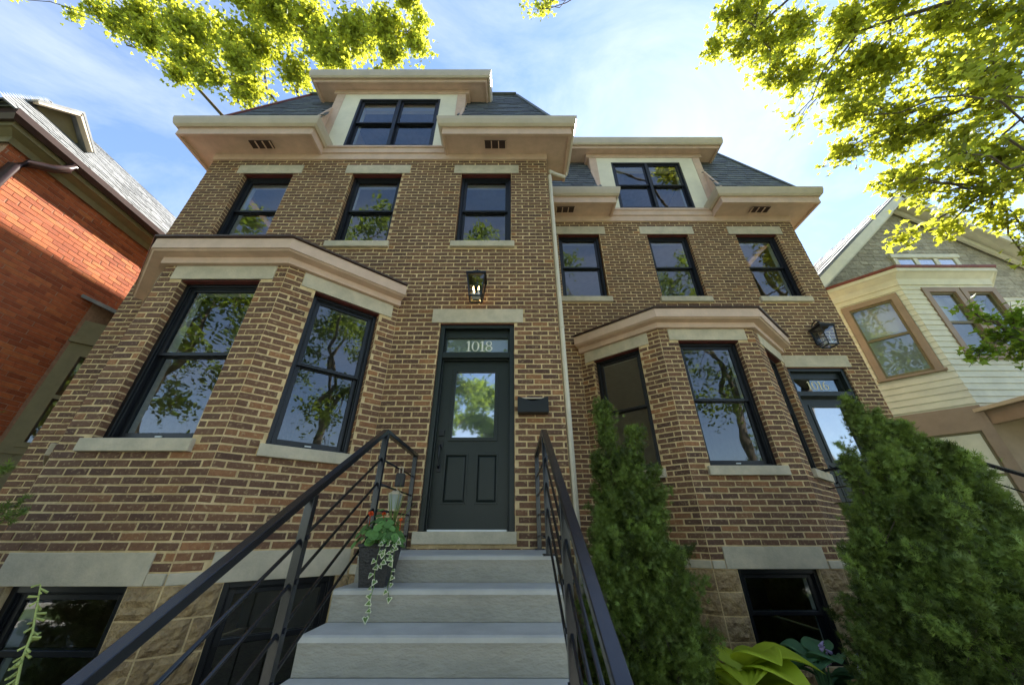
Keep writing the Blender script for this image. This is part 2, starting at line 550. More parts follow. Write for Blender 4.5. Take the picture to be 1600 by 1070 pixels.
def brick_mesh(mb, F, a, b, za, zb, depth):
    j = 0.0035
    a += random.uniform(-j, j); b += random.uniform(-j, j)
    d = depth + random.uniform(-0.002, 0.003)
    tl, tr = random.uniform(-.0026, .0026), random.uniform(-.0026, .0026)
    ch = min(0.0045, (zb - za) * 0.2)
    vs = [F(a, -0.004, za + tl), F(b, -0.004, za + tr), F(b, -0.004, zb + tr), F(a, -0.004, zb + tl),
          F(a, d - ch * .6, za + tl), F(b, d - ch * .6, za + tr), F(b, d - ch * .6, zb + tr), F(a, d - ch * .6, zb + tl),
          F(a + ch, d, za + ch + tl), F(b - ch, d, za + ch + tr), F(b - ch, d, zb - ch + tr), F(a + ch, d, zb - ch + tl)]
    fs = [(8, 9, 10, 11), (4, 5, 9, 8), (5, 6, 10, 9), (6, 7, 11, 10), (7, 4, 8, 11),
          (0, 1, 5, 4), (1, 2, 6, 5), (2, 3, 7, 6), (3, 0, 4, 7)]
    short = (b - a) < 0.13
    t = min(1.0, random.betavariate(2.2, 3.6) + (random.choice((0.0, 0.25, 0.4)) if short else 0.0))
    mb.add(vs, fs, t)

def lay_bricks(recs, wall, mat_field, mat_one, bl=BL, joint=0.016, ch=CH, nmax=300, depth=0.0045):
    """the nmax bricks that show largest become objects, the rest one field"""
    rank = []
    for i, (F, a, b, za, zb, d) in enumerate(recs):
        if abs((b - a) - (bl - joint)) > 0.002 or abs((zb - za) - (ch - joint)) > 0.002: continue
        p = proj(F((a + b) / 2, 0, (za + zb) / 2))
        if p is None or abs(p[0]) > 800 or abs(p[1]) > 535: continue
        c = Vector((0, -D0, ZC)) - Vector(F((a + b) / 2, 0, (za + zb) / 2))
        cosv = (c.x * F.n[0] + c.y * F.n[1]) / c.length
        if cosv <= 0.05: continue
        rank.append((cosv / c.length ** 2, i))
    rank.sort(reverse=True)
    pick = set(i for _, i in rank[:nmax])
    mb = MB()
    for i, r in enumerate(recs):
        if i not in pick: brick_mesh(mb, *r)
    tag(mb.build('brick_field', mat_field, wall), kind='stuff')
    # six slightly different brick meshes shared by the single bricks
    protos = []
    for k in range(6):
        p = MB()
        brick_mesh(p, Frame(0, 0, 0), -(bl - joint) / 2, (bl - joint) / 2, -(ch - joint) / 2, (ch - joint) / 2, depth)
        me = bpy.data.meshes.new('brick')
        me.from_pydata(p.v, [], p.f)
        me.update()
        me.materials.append(mat_one)
        protos.append(me)
    for i in sorted(pick):
        F, a, b, za, zb, d = recs[i]
        o = bpy.data.objects.new('brick', protos[i % 6])
        o.location = F((a + b) / 2, 0, (za + zb) / 2)
        o.rotation_euler = (random.uniform(-.004, .004), random.uniform(-.006, .006), F.a)
        COL.objects.link(o)
        o.parent = wall
        r = root_of(wall)
        # wall meshes sit in world space under the root empty, so a brick needs no inverse of its own

def wall_sheet(mb, F, s0, s1, z0, z1, holes, d=0.0):
    """mortar plane with openings, as cells"""
    S = sorted(set([s0, s1] + [x for h in holes for x in h[:2] if s0 < x < s1]))
    Z = sorted(set([z0, z1] + [x for h in holes for x in h[2:] if z0 < x < z1]))
    for i in range(len(S) - 1):
        for j in range(len(Z) - 1):
            cs, cz = (S[i] + S[i + 1]) / 2, (Z[j] + Z[j + 1]) / 2
            if any(h[0] < cs < h[1] and h[2] < cz < h[3] for h in holes): continue
            mb.quad(F(S[i], d, Z[j]), F(S[i + 1], d, Z[j]), F(S[i + 1], d, Z[j + 1]), F(S[i], d, Z[j + 1]))

def reveal(mb, recs, F, s0, s1, z0, z1, dep=0.12, bricks=True):
    """sides, head and foot of an opening; brick returns on the sides"""
    mb.quad(F(s0, 0, z0), F(s0, -dep, z0), F(s0, -dep, z1), F(s0, 0, z1))
    mb.quad(F(s1, -dep, z0), F(s1, 0, z0), F(s1, 0, z1), F(s1, -dep, z1))
    mb.quad(F(s0, 0, z1), F(s0, -dep, z1), F(s1, -dep, z1), F(s1, 0, z1))
    mb.quad(F(s0, -dep, z0), F(s0, 0, z0), F(s1, 0, z0), F(s1, -dep, z0))
    if bricks:
        a = F(s0, 0, 0)
        L = Frame(*F(s0, 0, 0)[:2], F.a + math.pi / 2)     # left jamb looks right (+s)
        brick_face(L, 0.0, dep, z0, z1, [], recs, single=True, depth=0.004)
        Rj = Frame(*F(s1, -dep, 0)[:2], F.a - math.pi / 2)  # right jamb looks left
        brick_face(Rj, 0.0, dep, z0, z1, [], recs, single=True, depth=0.004)

def window(house, F, s0, s1, z0, z1, name='window', lintel=None, sill=None, dep=0.10, label=None, double=True,
           steel=True, m_frame='black', wide=False):
    """double-hung window in a masonry opening"""
    fr = MB()
    fw = 0.045
    dA, dB = -dep - 0.09, -dep + 0.02
    for (a, b, c, d) in ((s0, s0 + fw, z0, z1), (s1 - fw, s1, z0, z1), (s0 + fw, s1 - fw, z1 - fw, z1), (s0 + fw, s1 - fw, z0, z0 + fw * .8)):
        fr.fbox(F, a, b, dA, dB, c, d)
    for (a, b, c, d) in ((s0 + fw, s0 + fw + .012, z0 + fw, z1 - fw), (s1 - fw - .012, s1 - fw, z0 + fw, z1 - fw),
                         (s0 + fw + .012, s1 - fw - .012, z1 - fw - .012, z1 - fw)):
        fr.fbox(F, a, b, dA, dB - 0.02, c, d)
    w = fr.build(name, M[m_frame], house, bevel=0.004)
    if label: w['label'] = label
    units = [(s0 + fw + .012, s1 - fw - .012)]
    if wide:
        mid = (s0 + s1) / 2
        units = [(s0 + fw + .012, mid - .03), (mid + .03, s1 - fw - .012)]
        MB().fbox(F, mid - .03, mid + .03, dA, dB + .005, z0 + fw * .8, z1 - fw).build('mullion', M[m_frame], w)
    zm = (z0 + z1) / 2 + 0.01
    for (a, b) in units:
        za, zb = z0 + fw * .8, z1 - fw - .012
        def sash(nm, c, d, y0, y1, rail=0.045):
            q = MB()
            sw = 0.042
            q.fbox(F, a, a + sw, y0, y1, c, d); q.fbox(F, b - sw, b, y0, y1, c, d)
            q.fbox(F, a + sw, b - sw, y0, y1, d - rail * .9, d); q.fbox(F, a + sw, b - sw, y0, y1, c, c + rail)
            o = q.build(nm, M[m_frame], w, bevel=0.003)
            g = MB()
            ym = (y0 + y1) / 2
            g.quad(F(a + sw, ym, c + rail), F(b - sw, ym, c + rail), F(b - sw, ym, d - rail * .9), F(a + sw, ym, d - rail * .9))
            g.build('pane', M['glass'], w)
        sash('upper_sash', zm - .02, zb, -dep - .045, -dep - .012, .036)
        sash('lower_sash', za, zm + .02, -dep - .082, -dep - .048, .055)
        MB().fbox(F, (a + b) / 2 - .03, (a + b) / 2 + .03, -dep - .046, -dep - .035, za + .012, za + .024).build('latch', M['white'], w)
    # inner casing
    ic = MB()
    for (a, b, c, d) in ((s0 - .05, s0 + .03, z0 - .02, z1 + .02), (s1 - .03, s1 + .05, z0 - .02, z1 + .02), (s0 + .03, s1 - .03, z1 - .03, z1 + .02),
                         (s0 + .03, s1 - .03, z0 - .02, z0 + .03)):
        ic.fbox(F, a, b, -dep - .20, -dep - .091, c, d)
    ic.build('inner_casing', M['white'], w)
    if lintel:
        a, b, c, d = lintel
        MB().fbox(F, a, b, -.10, .014, c, d).build('lintel', M['limestone'], w, bevel=0.004)
        if steel:
            MB().fbox(F, s0 + .002, s1 - .002, -dep + .022, -.012, c - .012, c - .002).build('steel_angle', M['steel_red'], w)
    if sill:
        a, b, c, d = sill
        MB().fbox(F, a, b, -dep + .021, .05, c, d).build('sill', M['limestone'], w, bevel=0.006)
    return w

def rock_block(F, s0, s1, z0, z1, parent):
    nx, nz = max(4, int((s1 - s0) / .035)), max(4, int((z1 - z0) / .035))
    mb = MB()
    g = 0.006
    s0 += g; s1 -= g; z0 += g; z1 -= g
    vs, fs = [], []
    for j in range(nz + 1):
        for i in range(nx + 1):
            e = i in (0, nx) or j in (0, nz)
            d = 0.002 if e else 0.020 + random.uniform(-.013, .014)
            vs.append(F(s0 + (s1 - s0) * i / nx, d, z0 + (z1 - z0) * j / nz))
    for j in range(nz):
        for i in range(nx):
            n = j * (nx + 1) + i
            fs.append((n, n + 1, n + nx + 2, n + nx + 1))
    mb.add(vs, fs)
    mb.fbox(F, s0, s1, -.05, 0.0, z0, z1)
    return mb.build('stone_block', M['rock'], parent)

def stone_base(F, s0, s1, z0, z1, holes, parent, ch=0.205, shift=0.0):
    k = 0
    z = z1
    while z > z0 + .05:
        za = max(z0, z - ch)
        zm = (z + za) / 2
        free = [(s0, s1)]
        for (a, b, c, d) in holes:
            if c < zm < d:
                nf = []
                for (p, q) in free:
                    if b <= p or a >= q: nf.append((p, q)); continue
                    if a > p: nf.append((p, a))
                    if b < q: nf.append((b, q))
                free = nf
        for (p, q) in free:
            x = p
            first = 0.24 if k % 2 else 0.40
            while x < q - 1e-6:
                L = first if x == p else 0.40
                e = q if q - (x + L) < 0.12 else x + L
                rock_block(F, x, e, za, z, parent)
                x = e
        z = za
        k += 1

# ------------------------------------------------------------------ serif digits
def digit_mesh(ch, h):
    """flat serif numeral in the x-z plane as MB, lower left at 0"""
    mb = MB()
    def ring(cx, cz, rx, rz, tx, tz, n=28, a0=0, a1=2 * math.pi, y=0.0):
        vs, fs = [], []
        m = n + 1
        for i in range(m):
            a = a0 + (a1 - a0) * i / n
            vs += [(cx + rx * math.cos(a), y, cz + rz * math.sin(a)), (cx + (rx - tx) * math.cos(a), y, cz + (rz - tz) * math.sin(a))]
        for i in range(n):
            fs.append((2 * i, 2 * i + 1, 2 * i + 3, 2 * i + 2))
        mb.add(vs, fs)
    def rect(x0, x1, z0, z1, y=0.0):
        mb.add([(x0, y, z0), (x1, y, z0), (x1, y, z1), (x0, y, z1)], [(0, 1, 2, 3)])
    if ch == '1':
        w = .46 * h
        rect(.16 * h, .30 * h, .05 * h, h)
        rect(.04 * h, .42 * h, 0, .06 * h, -.0006)
        mb.add([(.16 * h, -.0006, h), (.16 * h, -.0006, .88 * h), (.03 * h, -.0006, .80 * h), (.03 * h, -.0006, .85 * h)], [(0, 1, 2, 3)])
    elif ch == '0':
        w = .74 * h
        ring(.36 * h, .5 * h, .33 * h, .5 * h, .13 * h, .05 * h)
    elif ch == '8':
        w = .70 * h
        ring(.34 * h, .27 * h, .31 * h, .27 * h, .12 * h, .05 * h)
        ring(.34 * h, .76 * h, .26 * h, .24 * h, .10 * h, .05 * h, y=-.0006)
    elif ch == '6':
        w = .70 * h
        ring(.35 * h, .30 * h, .31 * h, .30 * h, .12 * h, .05 * h)
        ring(.52 * h, .36 * h, .48 * h, .62 * h, .12 * h, .05 * h, n=14, a0=math.pi * .52, a1=math.pi * 1.02, y=-.0006)
    return mb, w

# ------------------------------------------------------------------ ground
def slab(name, x0, x1, y0, y1, z0, z1, m):
    return tag(MB().box(x0, x1, y0, y1, z0, z1).build(name, m), kind='structure')
MB_g = MB()
MB_g.quad((-400, -400, -.02), (400, -400, -.02), (400, 400, -.02), (-400, 400, -.02))
tag(MB_g.build('ground', M['grass']), kind='structure')
slab('street', -120, 120, -16.5, -8.2, -.10, -.012, M['asphalt'])
slab('pavement', -120, 120, -6.6, -4.9, -.05, .02, M['pavement'])
slab('far_pavement', -120, 120, -20.4, -18.8, -.05, .02, M['pavement'])
slab('kerb', -120, 120, -8.2, -8.03, -.05, .11, M['pavement'])
slab('far_kerb', -120, 120, -16.67, -16.5, -.05, .11, M['pavement'])
slab('front_path', -1.05, .30, -4.9, -3.47, -.05, .016, M['pavement'])
slab('garden_bed', .34, 4.1, -2.9, .5, -.05, .30, M['soil'])
slab('garden_strip', -5.2, -1.15, -2.6, -.86, -.05, .03, M['soil'])

# ------------------------------------------------------------------ the row houses
GUT = [(.38, 7.745), (.44, 7.725), (.475, 7.76), (.50, 7.86), (.505, 7.925), (.49, 7.93), (.38, 7.93)]
FAS = [(.0, 7.60), (.36, 7.60), (.36, 7.565), (.405, 7.565), (.405, 7.726), (.42, 7.745), (.37, 7.76), (.0, 7.76)]

def row_house(key, x0, x1, Y, bay_c, wins, door, dorm_c, gapL, gapR, label, left_open, right_end):
    H = thing('brick_row_house', (x0 / 2 + x1 / 2, Y + 4, 0), label, 'house')
    F = Frame(0, Y, 0)
    zt = 7.46
    # ---- openings
    up = [(c - .43, c + .43, 5.475, 7.085) for c in wins]
    dop = (door - .485, door + .485, 1.54, 4.05)
    bw, hw, bd = .70, 1.705, .84
    FB = Frame(0, Y - bd, 0)
    ang = math.atan2(bd, hw - bw)
    FR = Frame(bay_c + bw, Y - bd, ang)
    FL = Frame(bay_c - hw, Y, -ang)
    LL = math.hypot(bd, hw - bw)
    recs = []
    wall = MB()
    lint = [(c - .56, c + .56, 7.085, 7.30) for c in wins]
    sil = [(c - .48, c + .48, 5.365, 5.475) for c in wins]
    dlin = (door - .60, door + .60, 4.05, 4.262)
    dsil = (door - .52, door + .50, 1.53, 1.64)
    bay_hole = (bay_c - hw + .02, bay_c + hw - .02, 0.0, 4.30)
    holes = up + [dop, bay_hole]
    wall_sheet(wall, F, x0, x1, 1.29, zt, holes)
    brick_face(F, x0 + .002, x1 - .002, 1.50, zt, up + lint + sil + [dop, dlin, dsil, (bay_c - hw, bay_c + hw, 0, 4.32)], recs, shift=x0 + .002)
    for h in up: reveal(wall, recs, F, *h)
    reveal(wall, recs, F, *dop, dep=.10)
    # side and back walls
    wall.quad((x0, Y, 0), (x0, Y + 9, 0), (x0, Y + 9, zt), (x0, Y, zt))
    wall.quad((x1, Y + 9, 0), (x1, Y, 0), (x1, Y, zt), (x1, Y + 9, zt))
    wall.quad((x1, Y + 9, 0), (x0, Y + 9, 0), (x0, Y + 9, zt), (x1, Y + 9, zt))
    # ---- bay
    fop = (bay_c - .44, bay_c + .44, 2.345, 4.10)
    fl, fs_ = (bay_c - .565, bay_c + .575, 4.10, 4.285), (bay_c - .485, bay_c + .485, 2.235, 2.345)
    rop = (.325, 1.085, 2.345, 4.10)
    rl, rs = (.17, 1.235, 4.10, 4.285), (.285, 1.135, 2.235, 2.345)
    fbl, rbl = (bay_c - .55, bay_c + .55, 1.285, 1.495), (.235, 1.285, 1.285, 1.495)
    fbw, rbw = (bay_c - .44, bay_c + .44, .48, 1.285), (.36, 1.20, .48, 1.285)
    for (FF, a, b, o, l, s, bl, bwn) in ((FB, bay_c - bw, bay_c + bw, fop, fl, fs_, fbl, fbw), (FR, 0, LL, rop, rl, rs, rbl, rbw),
                                         (FL, 0, LL, tuple([LL - rop[1], LL - rop[0], rop[2], rop[3]]), (LL - rl[1], LL - rl[0], rl[2], rl[3]),
                                          (LL - rs[1], LL - rs[0], rs[2], rs[3]), (LL - rbl[1], LL - rbl[0], rbl[2], rbl[3]),
                                          (LL - rbw[1], LL - rbw[0], rbw[2], rbw[3]))):
        wall_sheet(wall, FF, a, b, 0.0, 4.32, [o, bwn])
        brick_face(FF, a + .004, b - .004, 1.365, 4.30, [o, l, s, bl], recs, zbase=1.50, shift=a + .004)
        reveal(wall, recs, FF, *o)
        reveal(wall, recs, FF, *bwn, bricks=False)
        window(H, FF, *o, lintel=l, sill=s, label=None)
        bwin = window(H, FF, *bwn, name='basement_window', dep=.06)
        MB().fbox(FF, bl[0], bl[1], -.10, .012, bl[2], bl[3]).build('lintel', M['limestone'], bwin, bevel=.004)
        for (p, q) in ((a + .002, bl[0] - .012), (bl[1] + .012, b - .002)):
            if q - p > .02: MB().fbox(FF, p, q, -.08, .022, 1.287, 1.362).build('water_table', M['limestone'], H, bevel=.006)
        base = MB()
        base.fbox(FF, a, b, -.14, -.125, 0.0, .4)
        bs = base.build('basement_wall', M['mortar'], H)
        stone_base(FF, a, b, .05, 1.285, [bwn], bs)
    # main wall base
    for (a, b) in ((x0, bay_c - hw), (bay_c + hw, x1)):
        MB().fbox(F, a + .002, b - .002, -.08, .02, 1.287, 1.362).build('water_table', M['limestone'], H, bevel=.006)
        recs2 = []
        brick_face(F, a + .002, b - .002, 1.362, 1.50, [], recs)
        bs = MB().fbox(F, a, b, -.14, -.02, 0.0, 1.287).build('basement_wall', M['mortar'], H)
        stone_base(F, a, b, .05, 1.285, [], bs)
    wo = wall.build('wall', M['mortar'], H)
    lay_bricks(recs, wo, M['brick'], M['brick_one'])
    # ---- upper windows
    for h, l, s in zip(up, lint, sil):
        window(H, F, *h, lintel=l, sill=s)
    # ---- inside: floors, ceilings, back partition
    rm = MB()
    for z in (1.42, 4.62, 7.40):
        rm.box(x0 + .25, x1 - .25, Y + .30, Y + 8.8, z, z + .12)
    rm.box(x0 + .25, x1 - .25, Y + 4.2, Y + 4.3, .1, 7.4)
    rm.box(bay_c + hw + .05, bay_c + hw + .15, Y + .3, Y + 4.2, 1.54, 4.6)
    rm.build('rooms', M['room'], H)
    # ---- bay cornice and roof
    P = [(bay_c + hw + .0, Y), (bay_c + bw, Y - bd), (bay_c - bw, Y - bd), (bay_c - hw, Y)]
    bc = MB().sweep(P, [(-.05, 4.292), (.055, 4.292), (.055, 4.375), (.15, 4.385), (.165, 4.40), (.18, 4.40), (.18, 4.535), (.17, 4.55), (-.05, 4.55)])
    bc_o = bc.build('bay_cornice', M['tan'], H)
    br = MB().sweep(P, [(-.05, 4.552), (.205, 4.552), (.21, 4.568), (-.05, 4.60)])
    top = [(P[0][0], P[0][1], 4.60), (P[1][0], P[1][1], 4.60), (P[2][0], P[2][1], 4.60), (P[3][0], P[3][1], 4.60),
           (P[0][0] - .5, Y, 4.86), (P[3][0] + .5, Y, 4.86)]
    br.add(top, [(0, 4, 1), (1, 4, 5, 2), (2, 5, 3)])
    br.build('bay_roof', M['brown_gutter'], bc_o)
    # ---- frieze
    MB().fbox(F, x0 - .012, x1 + .012, -.05, .028, 7.445, 7.60).build('frieze', M['tan'], H)
    # ---- eaves
    eL = [(gapL - .50, Y + .01), (gapL - .50, Y), (x0, Y), (x0, Y + 6)] if left_open else [(gapL - .50, Y + .01), (gapL - .50, Y), (x0, Y)]
    eR = [(x1, Y + right_end), (x1, Y), (gapR + .50, Y), (gapR + .50, Y + .01)]
    for path, vx in ((eL, None), (eR, None)):
        e = MB().sweep(path, FAS).build('eave', M['tan'], H)
        MB().sweep(path, GUT).build('gutter', M['gutter'], e)
    for (vx, vy) in ((dorm_c - 2.08, Y - .21), (dorm_c + 2.0, Y - .21)):
        v = MB()
        v.box(vx - .19, vx + .19, vy - .07, vy + .07, 7.585, 7.598)
        vo = v.build('soffit_vent', M['brown_gutter'], H)
        vo.location.z -= .012
        for k in range(4):
            xk = vx - .19 + k * .1233
            MB().box(xk - .008, xk + .008, vy - .075, vy + .075, 7.556, 7.571).build('vent_bar', M['tan'], vo)
    # ---- mansard roof
    zb, ztop, k = 7.86, 10.64, 3.0
    yb = Y - .40
    rx0, rx1 = (x0 - .12 if left_open else x0), x1 + .20
    ins = (ztop - zb) / k
    ki = 3.9
    insx = (ztop - zb) / ki
    rf = MB()
    B = [(rx0, yb, zb), (rx1, yb, zb), (rx1, Y + 8.6, zb), (rx0, Y + 8.6, zb)]
    T = [(rx0 + insx, yb + ins, ztop), (rx1 - insx, yb + ins, ztop), (rx1 - insx, Y + 8, ztop), (rx0 + insx, Y + 8, ztop)]
    rf.add(B + T, [(1, 2, 6, 5), (2, 3, 7, 6), (3, 0, 4, 7), (4, 5, 6, 7)], .5)
    def fp_(x, z): return (x, yb + (z - zb) / k, z)
    cL, cR = dorm_c - 1.33, dorm_c + 1.33
    rf.quad(B[0], fp_(cL, zb), fp_(cL, ztop), T[0], .5)
    rf.quad(fp_(cR, zb), B[1], T[1], fp_(cR, ztop), .5)
    rf.quad(fp_(cL, 9.86), fp_(cR, 9.86), fp_(cR, ztop), fp_(cL, ztop), .5)
    ro = rf.build('roof', M['slate'], H)
    sl = MB()
    row = 0
    z = zb - .02
    nrm = Vector((0, -k, 1)).normalized()
    while z < ztop - .05:
        y = yb + (z - zb) / k
        xa, xb = rx0 + max(0, (z - zb)) / ki, rx1 - max(0, (z - zb)) / ki
        x = xa - (row % 2) * .11
        while x < xb:
            w_ = random.uniform(.18, .25)
            a, b = max(x, xa), min(x + w_ - .006, xb)
            x += w_
            if b - a < .04: continue
            if abs((a + b) / 2 - dorm_c) < 1.34 and z < 9.7: continue
            hz, dy = .20, .20 / k
            lift = .016 + random.uniform(0, .007)
            p = [(a, y - lift, z), (b, y - lift, z), (b, y + dy - .004, z + hz), (a, y + dy - .004, z + hz)]
            q = [(a, y + .005, z), (b, y + .005, z)]
            sl.add(p + q, [(0, 1, 2, 3), (4, 5, 1, 0), (0, 3, 4), (1, 5, 2)])
        z += .135
        row += 1
    tag(sl.build('slates', M['slate'], ro), kind='stuff')
    for (a, b, mm) in ((B[0], T[0], 'red_metal' if left_open else 'slate'), (B[1], T[1], 'slate')):
        hc = MB()
        hc.bar(Vector(a) + Vector((0, -.02, 0)), Vector(b) + Vector((0, -.02, .02)), .06, .03, up=nrm)
        hc.build('hip_cap', M[mm], ro)
    MB().bar((T[0][0], T[0][1] - .02, ztop + .01), (T[1][0], T[1][1] - .02, ztop + .01), .10, .03).build('ridge_cap', M['slate'], ro)
    # ---- dormer
    c = dorm_c
    dm = MB()
    wz0, wz1 = 7.875, 9.45
    ww = .825
    # cream surround pieces
    for (a, b, p, q) in ((c - 1.16, c - ww, wz0 - .03, 9.62), (c + ww, c + 1.16, wz0 - .03, 9.62), (c - ww, c + ww, wz1, 9.62)):
        dm.fbox(F, a, b, -.30, .0, p, q)
    dmo = dm.build('dormer', M['cream'], H)
    for sgn in (-1, 1):
        fl_ = MB()
        def X(o): return c + sgn * o
        fl_.box(min(X(1.163), X(1.335)), max(X(1.163), X(1.335)), Y - .006, Y + 2.4, 7.78, 9.62)
        pts = [(X(1.30), yb - .03, 7.78), (X(1.30), Y - .006, 7.78), (X(1.30), Y - .006, 9.13)]
        fl_.prism(pts if sgn < 0 else pts[::-1], (-.045 if sgn < 0 else .045, 0, 0))
        fl_.build('dormer_cheek', M['tan'], dmo)
    bb = MB()
    bb.fbox(F, gapL - .12, gapR + .12, -.05, .05, 7.602, 7.735)
    bb.fbox(F, gapL - .10, gapR + .10, -.30, .07, 7.737, 7.775)
    bb.fbox(F, c - 1.2, c + 1.2, -.30, .03, 7.777, 7.843)
    bb.build('dormer_sill_board', M['tan'], dmo)
    MB().fbox(F, c - 1.40, c + 1.40, -.30, .02, 9.622, 9.76).build('dormer_frieze', M['tan'], dmo)
    dp = [(c + 1.58, Y + 2.2), (c + 1.58, Y), (c - 1.58, Y), (c - 1.58, Y + 2.2)]
    MB().sweep(dp, [(-.25, 9.765), (.16, 9.765), (.16, 9.72), (.19, 9.72), (.20, 9.80), (.24, 9.84), (-.25, 9.86)]).build('dormer_eave', M['tan'], dmo)
    MB().sweep(dp, [(.19, 9.80), (.24, 9.775), (.265, 9.81), (.28, 9.90), (.285, 10.0), (.27, 10.005), (.19, 10.0)]).build('dormer_gutter', M['gutter'], dmo)
    MB().box(c - 1.80, c + 1.80, Y - .22, Y + 2.2, 9.87, 9.99).build('dormer_roof', M['slate'], dmo)
    window(H, F, c - ww, c + ww, wz0, wz1, name='dormer_window', wide=True, dep=.02)
    # dormer room
    dr = MB()
    dr.box(c - 1.0, c + 1.0, Y + 2.3, Y + 2.35, 7.6, 9.7)
    dr.build('dormer_room', M['room'], H)
    # ---- door
    door_unit(H, F, door, key)
    return H

def door_unit(H, F, c, key):
    z0, z1 = 1.64, 4.05
    fr = MB()
    for (a, b, p, q) in ((c - .485, c - .425, z0, z1), (c + .425, c + .485, z0, z1), (c - .425, c + .425, z1 - .06, z1), (c - .425, c + .425, 3.56, 3.64)):
        fr.fbox(F, a, b, -.24, -.03, p, q)
    for (a, b, p, q) in ((c - .425, c - .41, z0, 3.56), (c + .41, c + .425, z0, 3.56), (c - .41, c + .41, 3.545, 3.56)):
        fr.fbox(F, a, b, -.24, -.075, p, q)
    f = fr.build('door_frame', M['door'], H, bevel=.005)
    MB().fbox(F, c - .52, c + .50, -.22, .045, 1.53, 1.638).build('sill', M['limestone'], f, bevel=.006)
    MB().fbox(F, c - .60, c + .60, -.10, .016, 4.052, 4.262).build('lintel', M['limestone'], f, bevel=.004)
    MB().fbox(F, c - .48, c + .48, -.04, -.012, 4.038, 4.05).build('steel_angle', M['steel_red'], f)
    MB().fbox(F, c - .40, c + .40, -.14, -.06, 1.639, 1.655).build('threshold', M['white'], f)
    # slab with a lite and two raised panels
    d = MB()
    dA, dB = -.165, -.125
    gl = (c - .25, c + .255, 2.575, 3.41)
    pl, pr = (c - .29, c - .045, 1.90, 2.40), (c + .065, c + .29, 1.90, 2.40)
    wall_cells = [gl, pl, pr]
    S = sorted(set([c - .41, c + .41] + [x for h in wall_cells for x in h[:2]]))
    Z = sorted(set([1.655, 3.545] + [x for h in wall_cells for x in h[2:]]))
    for i in range(len(S) - 1):
        for j in range(len(Z) - 1):
            cs, cz = (S[i] + S[i + 1]) / 2, (Z[j] + Z[j + 1]) / 2
            if gl[0] < cs < gl[1] and gl[2] < cz < gl[3]: continue
            inp = any(h[0] < cs < h[1] and h[2] < cz < h[3] for h in (pl, pr))
            d.fbox(F, S[i], S[i + 1], dA, dB - (.014 if inp else 0), Z[j], Z[j + 1])
    do = d.build('door', M['door'], H)
    for h in (pl, pr):
        p = MB()
        a, b, q, r = h
        i = .035
        vs = [F(a + .012, dB - .013, q + .012), F(b - .012, dB - .013, q + .012), F(b - .012, dB - .013, r - .012), F(a + .012, dB - .013, r - .012),
              F(a + i, dB - .001, q + i), F(b - i, dB - .001, q + i), F(b - i, dB - .001, r - i), F(a + i, dB - .001, r - i)]
        p.add(vs, [(4, 5, 6, 7), (0, 1, 5, 4), (1, 2, 6, 5), (2, 3, 7, 6), (3, 0, 4, 7)])
        for (s0, s1, p0, p1) in ((a - .012, a + .010, q - .012, r + .012), (b - .010, b + .012, q - .012, r + .012), (a + .01, b - .01, q - .012, q + .01), (a + .01, b - .01, r - .01, r + .012)):
            p.fbox(F, s0, s1, dB - .01, dB + .008, p0, p1)
        p.build('raised_panel', M['door'], do, bevel=.003)
    lf = MB()
    a, b, q, r = gl
    for (s0, s1, p0, p1) in ((a - .03, a + .012, q - .03, r + .03), (b - .012, b + .03, q - .03, r + .03), (a + .012, b - .012, q - .03, q + .012), (a + .012, b - .012, r - .012, r + .03)):
        lf.fbox(F, s0, s1, dA, dB + .012, p0, p1)
    lf.build('lite_frame', M['door'], do, bevel=.004)
    MB().quad(F(a + .01, -.136, q + .01), F(b - .01, -.136, q + .01), F(b - .01, -.136, r - .01), F(a + .01, -.136, r - .01)).build('door_pane', M['mirror_glass'], do)
    MB().fbox(F, a + .01, b - .01, -.160, -.150, q + .01, r - .01).build('inner_blind', M['frost'], do)
    # handle set on the left stile
    hd = MB()
    hx = c - .355
    hd.fbox(F, hx - .03, hx + .03, dB, dB + .022, 2.60, 2.67)
    hd.fbox(F, hx - .028, hx + .028, dB, dB + .014, 2.46, 2.55)
    hd.tube([F(hx, dB + .012, 2.50), F(hx, dB + .06, 2.47), F(hx, dB + .065, 2.36), F(hx, dB + .05, 2.27), F(hx, dB + .01, 2.25)], .012, 8)
    hd.fbox(F, hx - .02, hx + .02, dB, dB + .014, 2.21, 2.29)
    hd.build('handle', M['black'], do, bevel=.004)
    # transom light with the number
    tr = MB().fbox(F, c - .425, c + .425, -.165, -.10, 3.64, 3.665)
    tr.fbox(F, c - .425, c - .40, -.165, -.10, 3.665, 3.99)
    tr.fbox(F, c + .40, c + .425, -.165, -.10, 3.665, 3.99)
    tr.fbox(F, c - .40, c + .40, -.165, -.10, 3.88, 3.99)
    to = tr.build('transom', M['door'], H, bevel=.003)
    MB().fbox(F, c - .40, c + .40, -.14, -.134, 3.665, 3.88).build('transom_pane', M['glass'] if key == '1016' else M['frost'], to)
    MB().quad(F(c - .40, -.131, 3.665), F(c + .40, -.131, 3.665), F(c + .40, -.131, 3.88), F(c - .40, -.131, 3.88)).build('outer_pane', M['glass'], to)
    h = .15
    ws = [digit_mesh(x, h)[1] for x in key]
    x = c - sum(ws) / 2 + .03
    for chn in key:
        mb, w_ = digit_mesh(chn, h)
        o = MB()
        o.v = [(x + v[0], F.o[1] + .1295 + v[1], 3.70 + v[2]) for v in mb.v]
        o.f = mb.f; o.t = mb.t
        o.build('digit', M['gold'] if key == '1016' else M['pale_digit'], to)
        x += w_

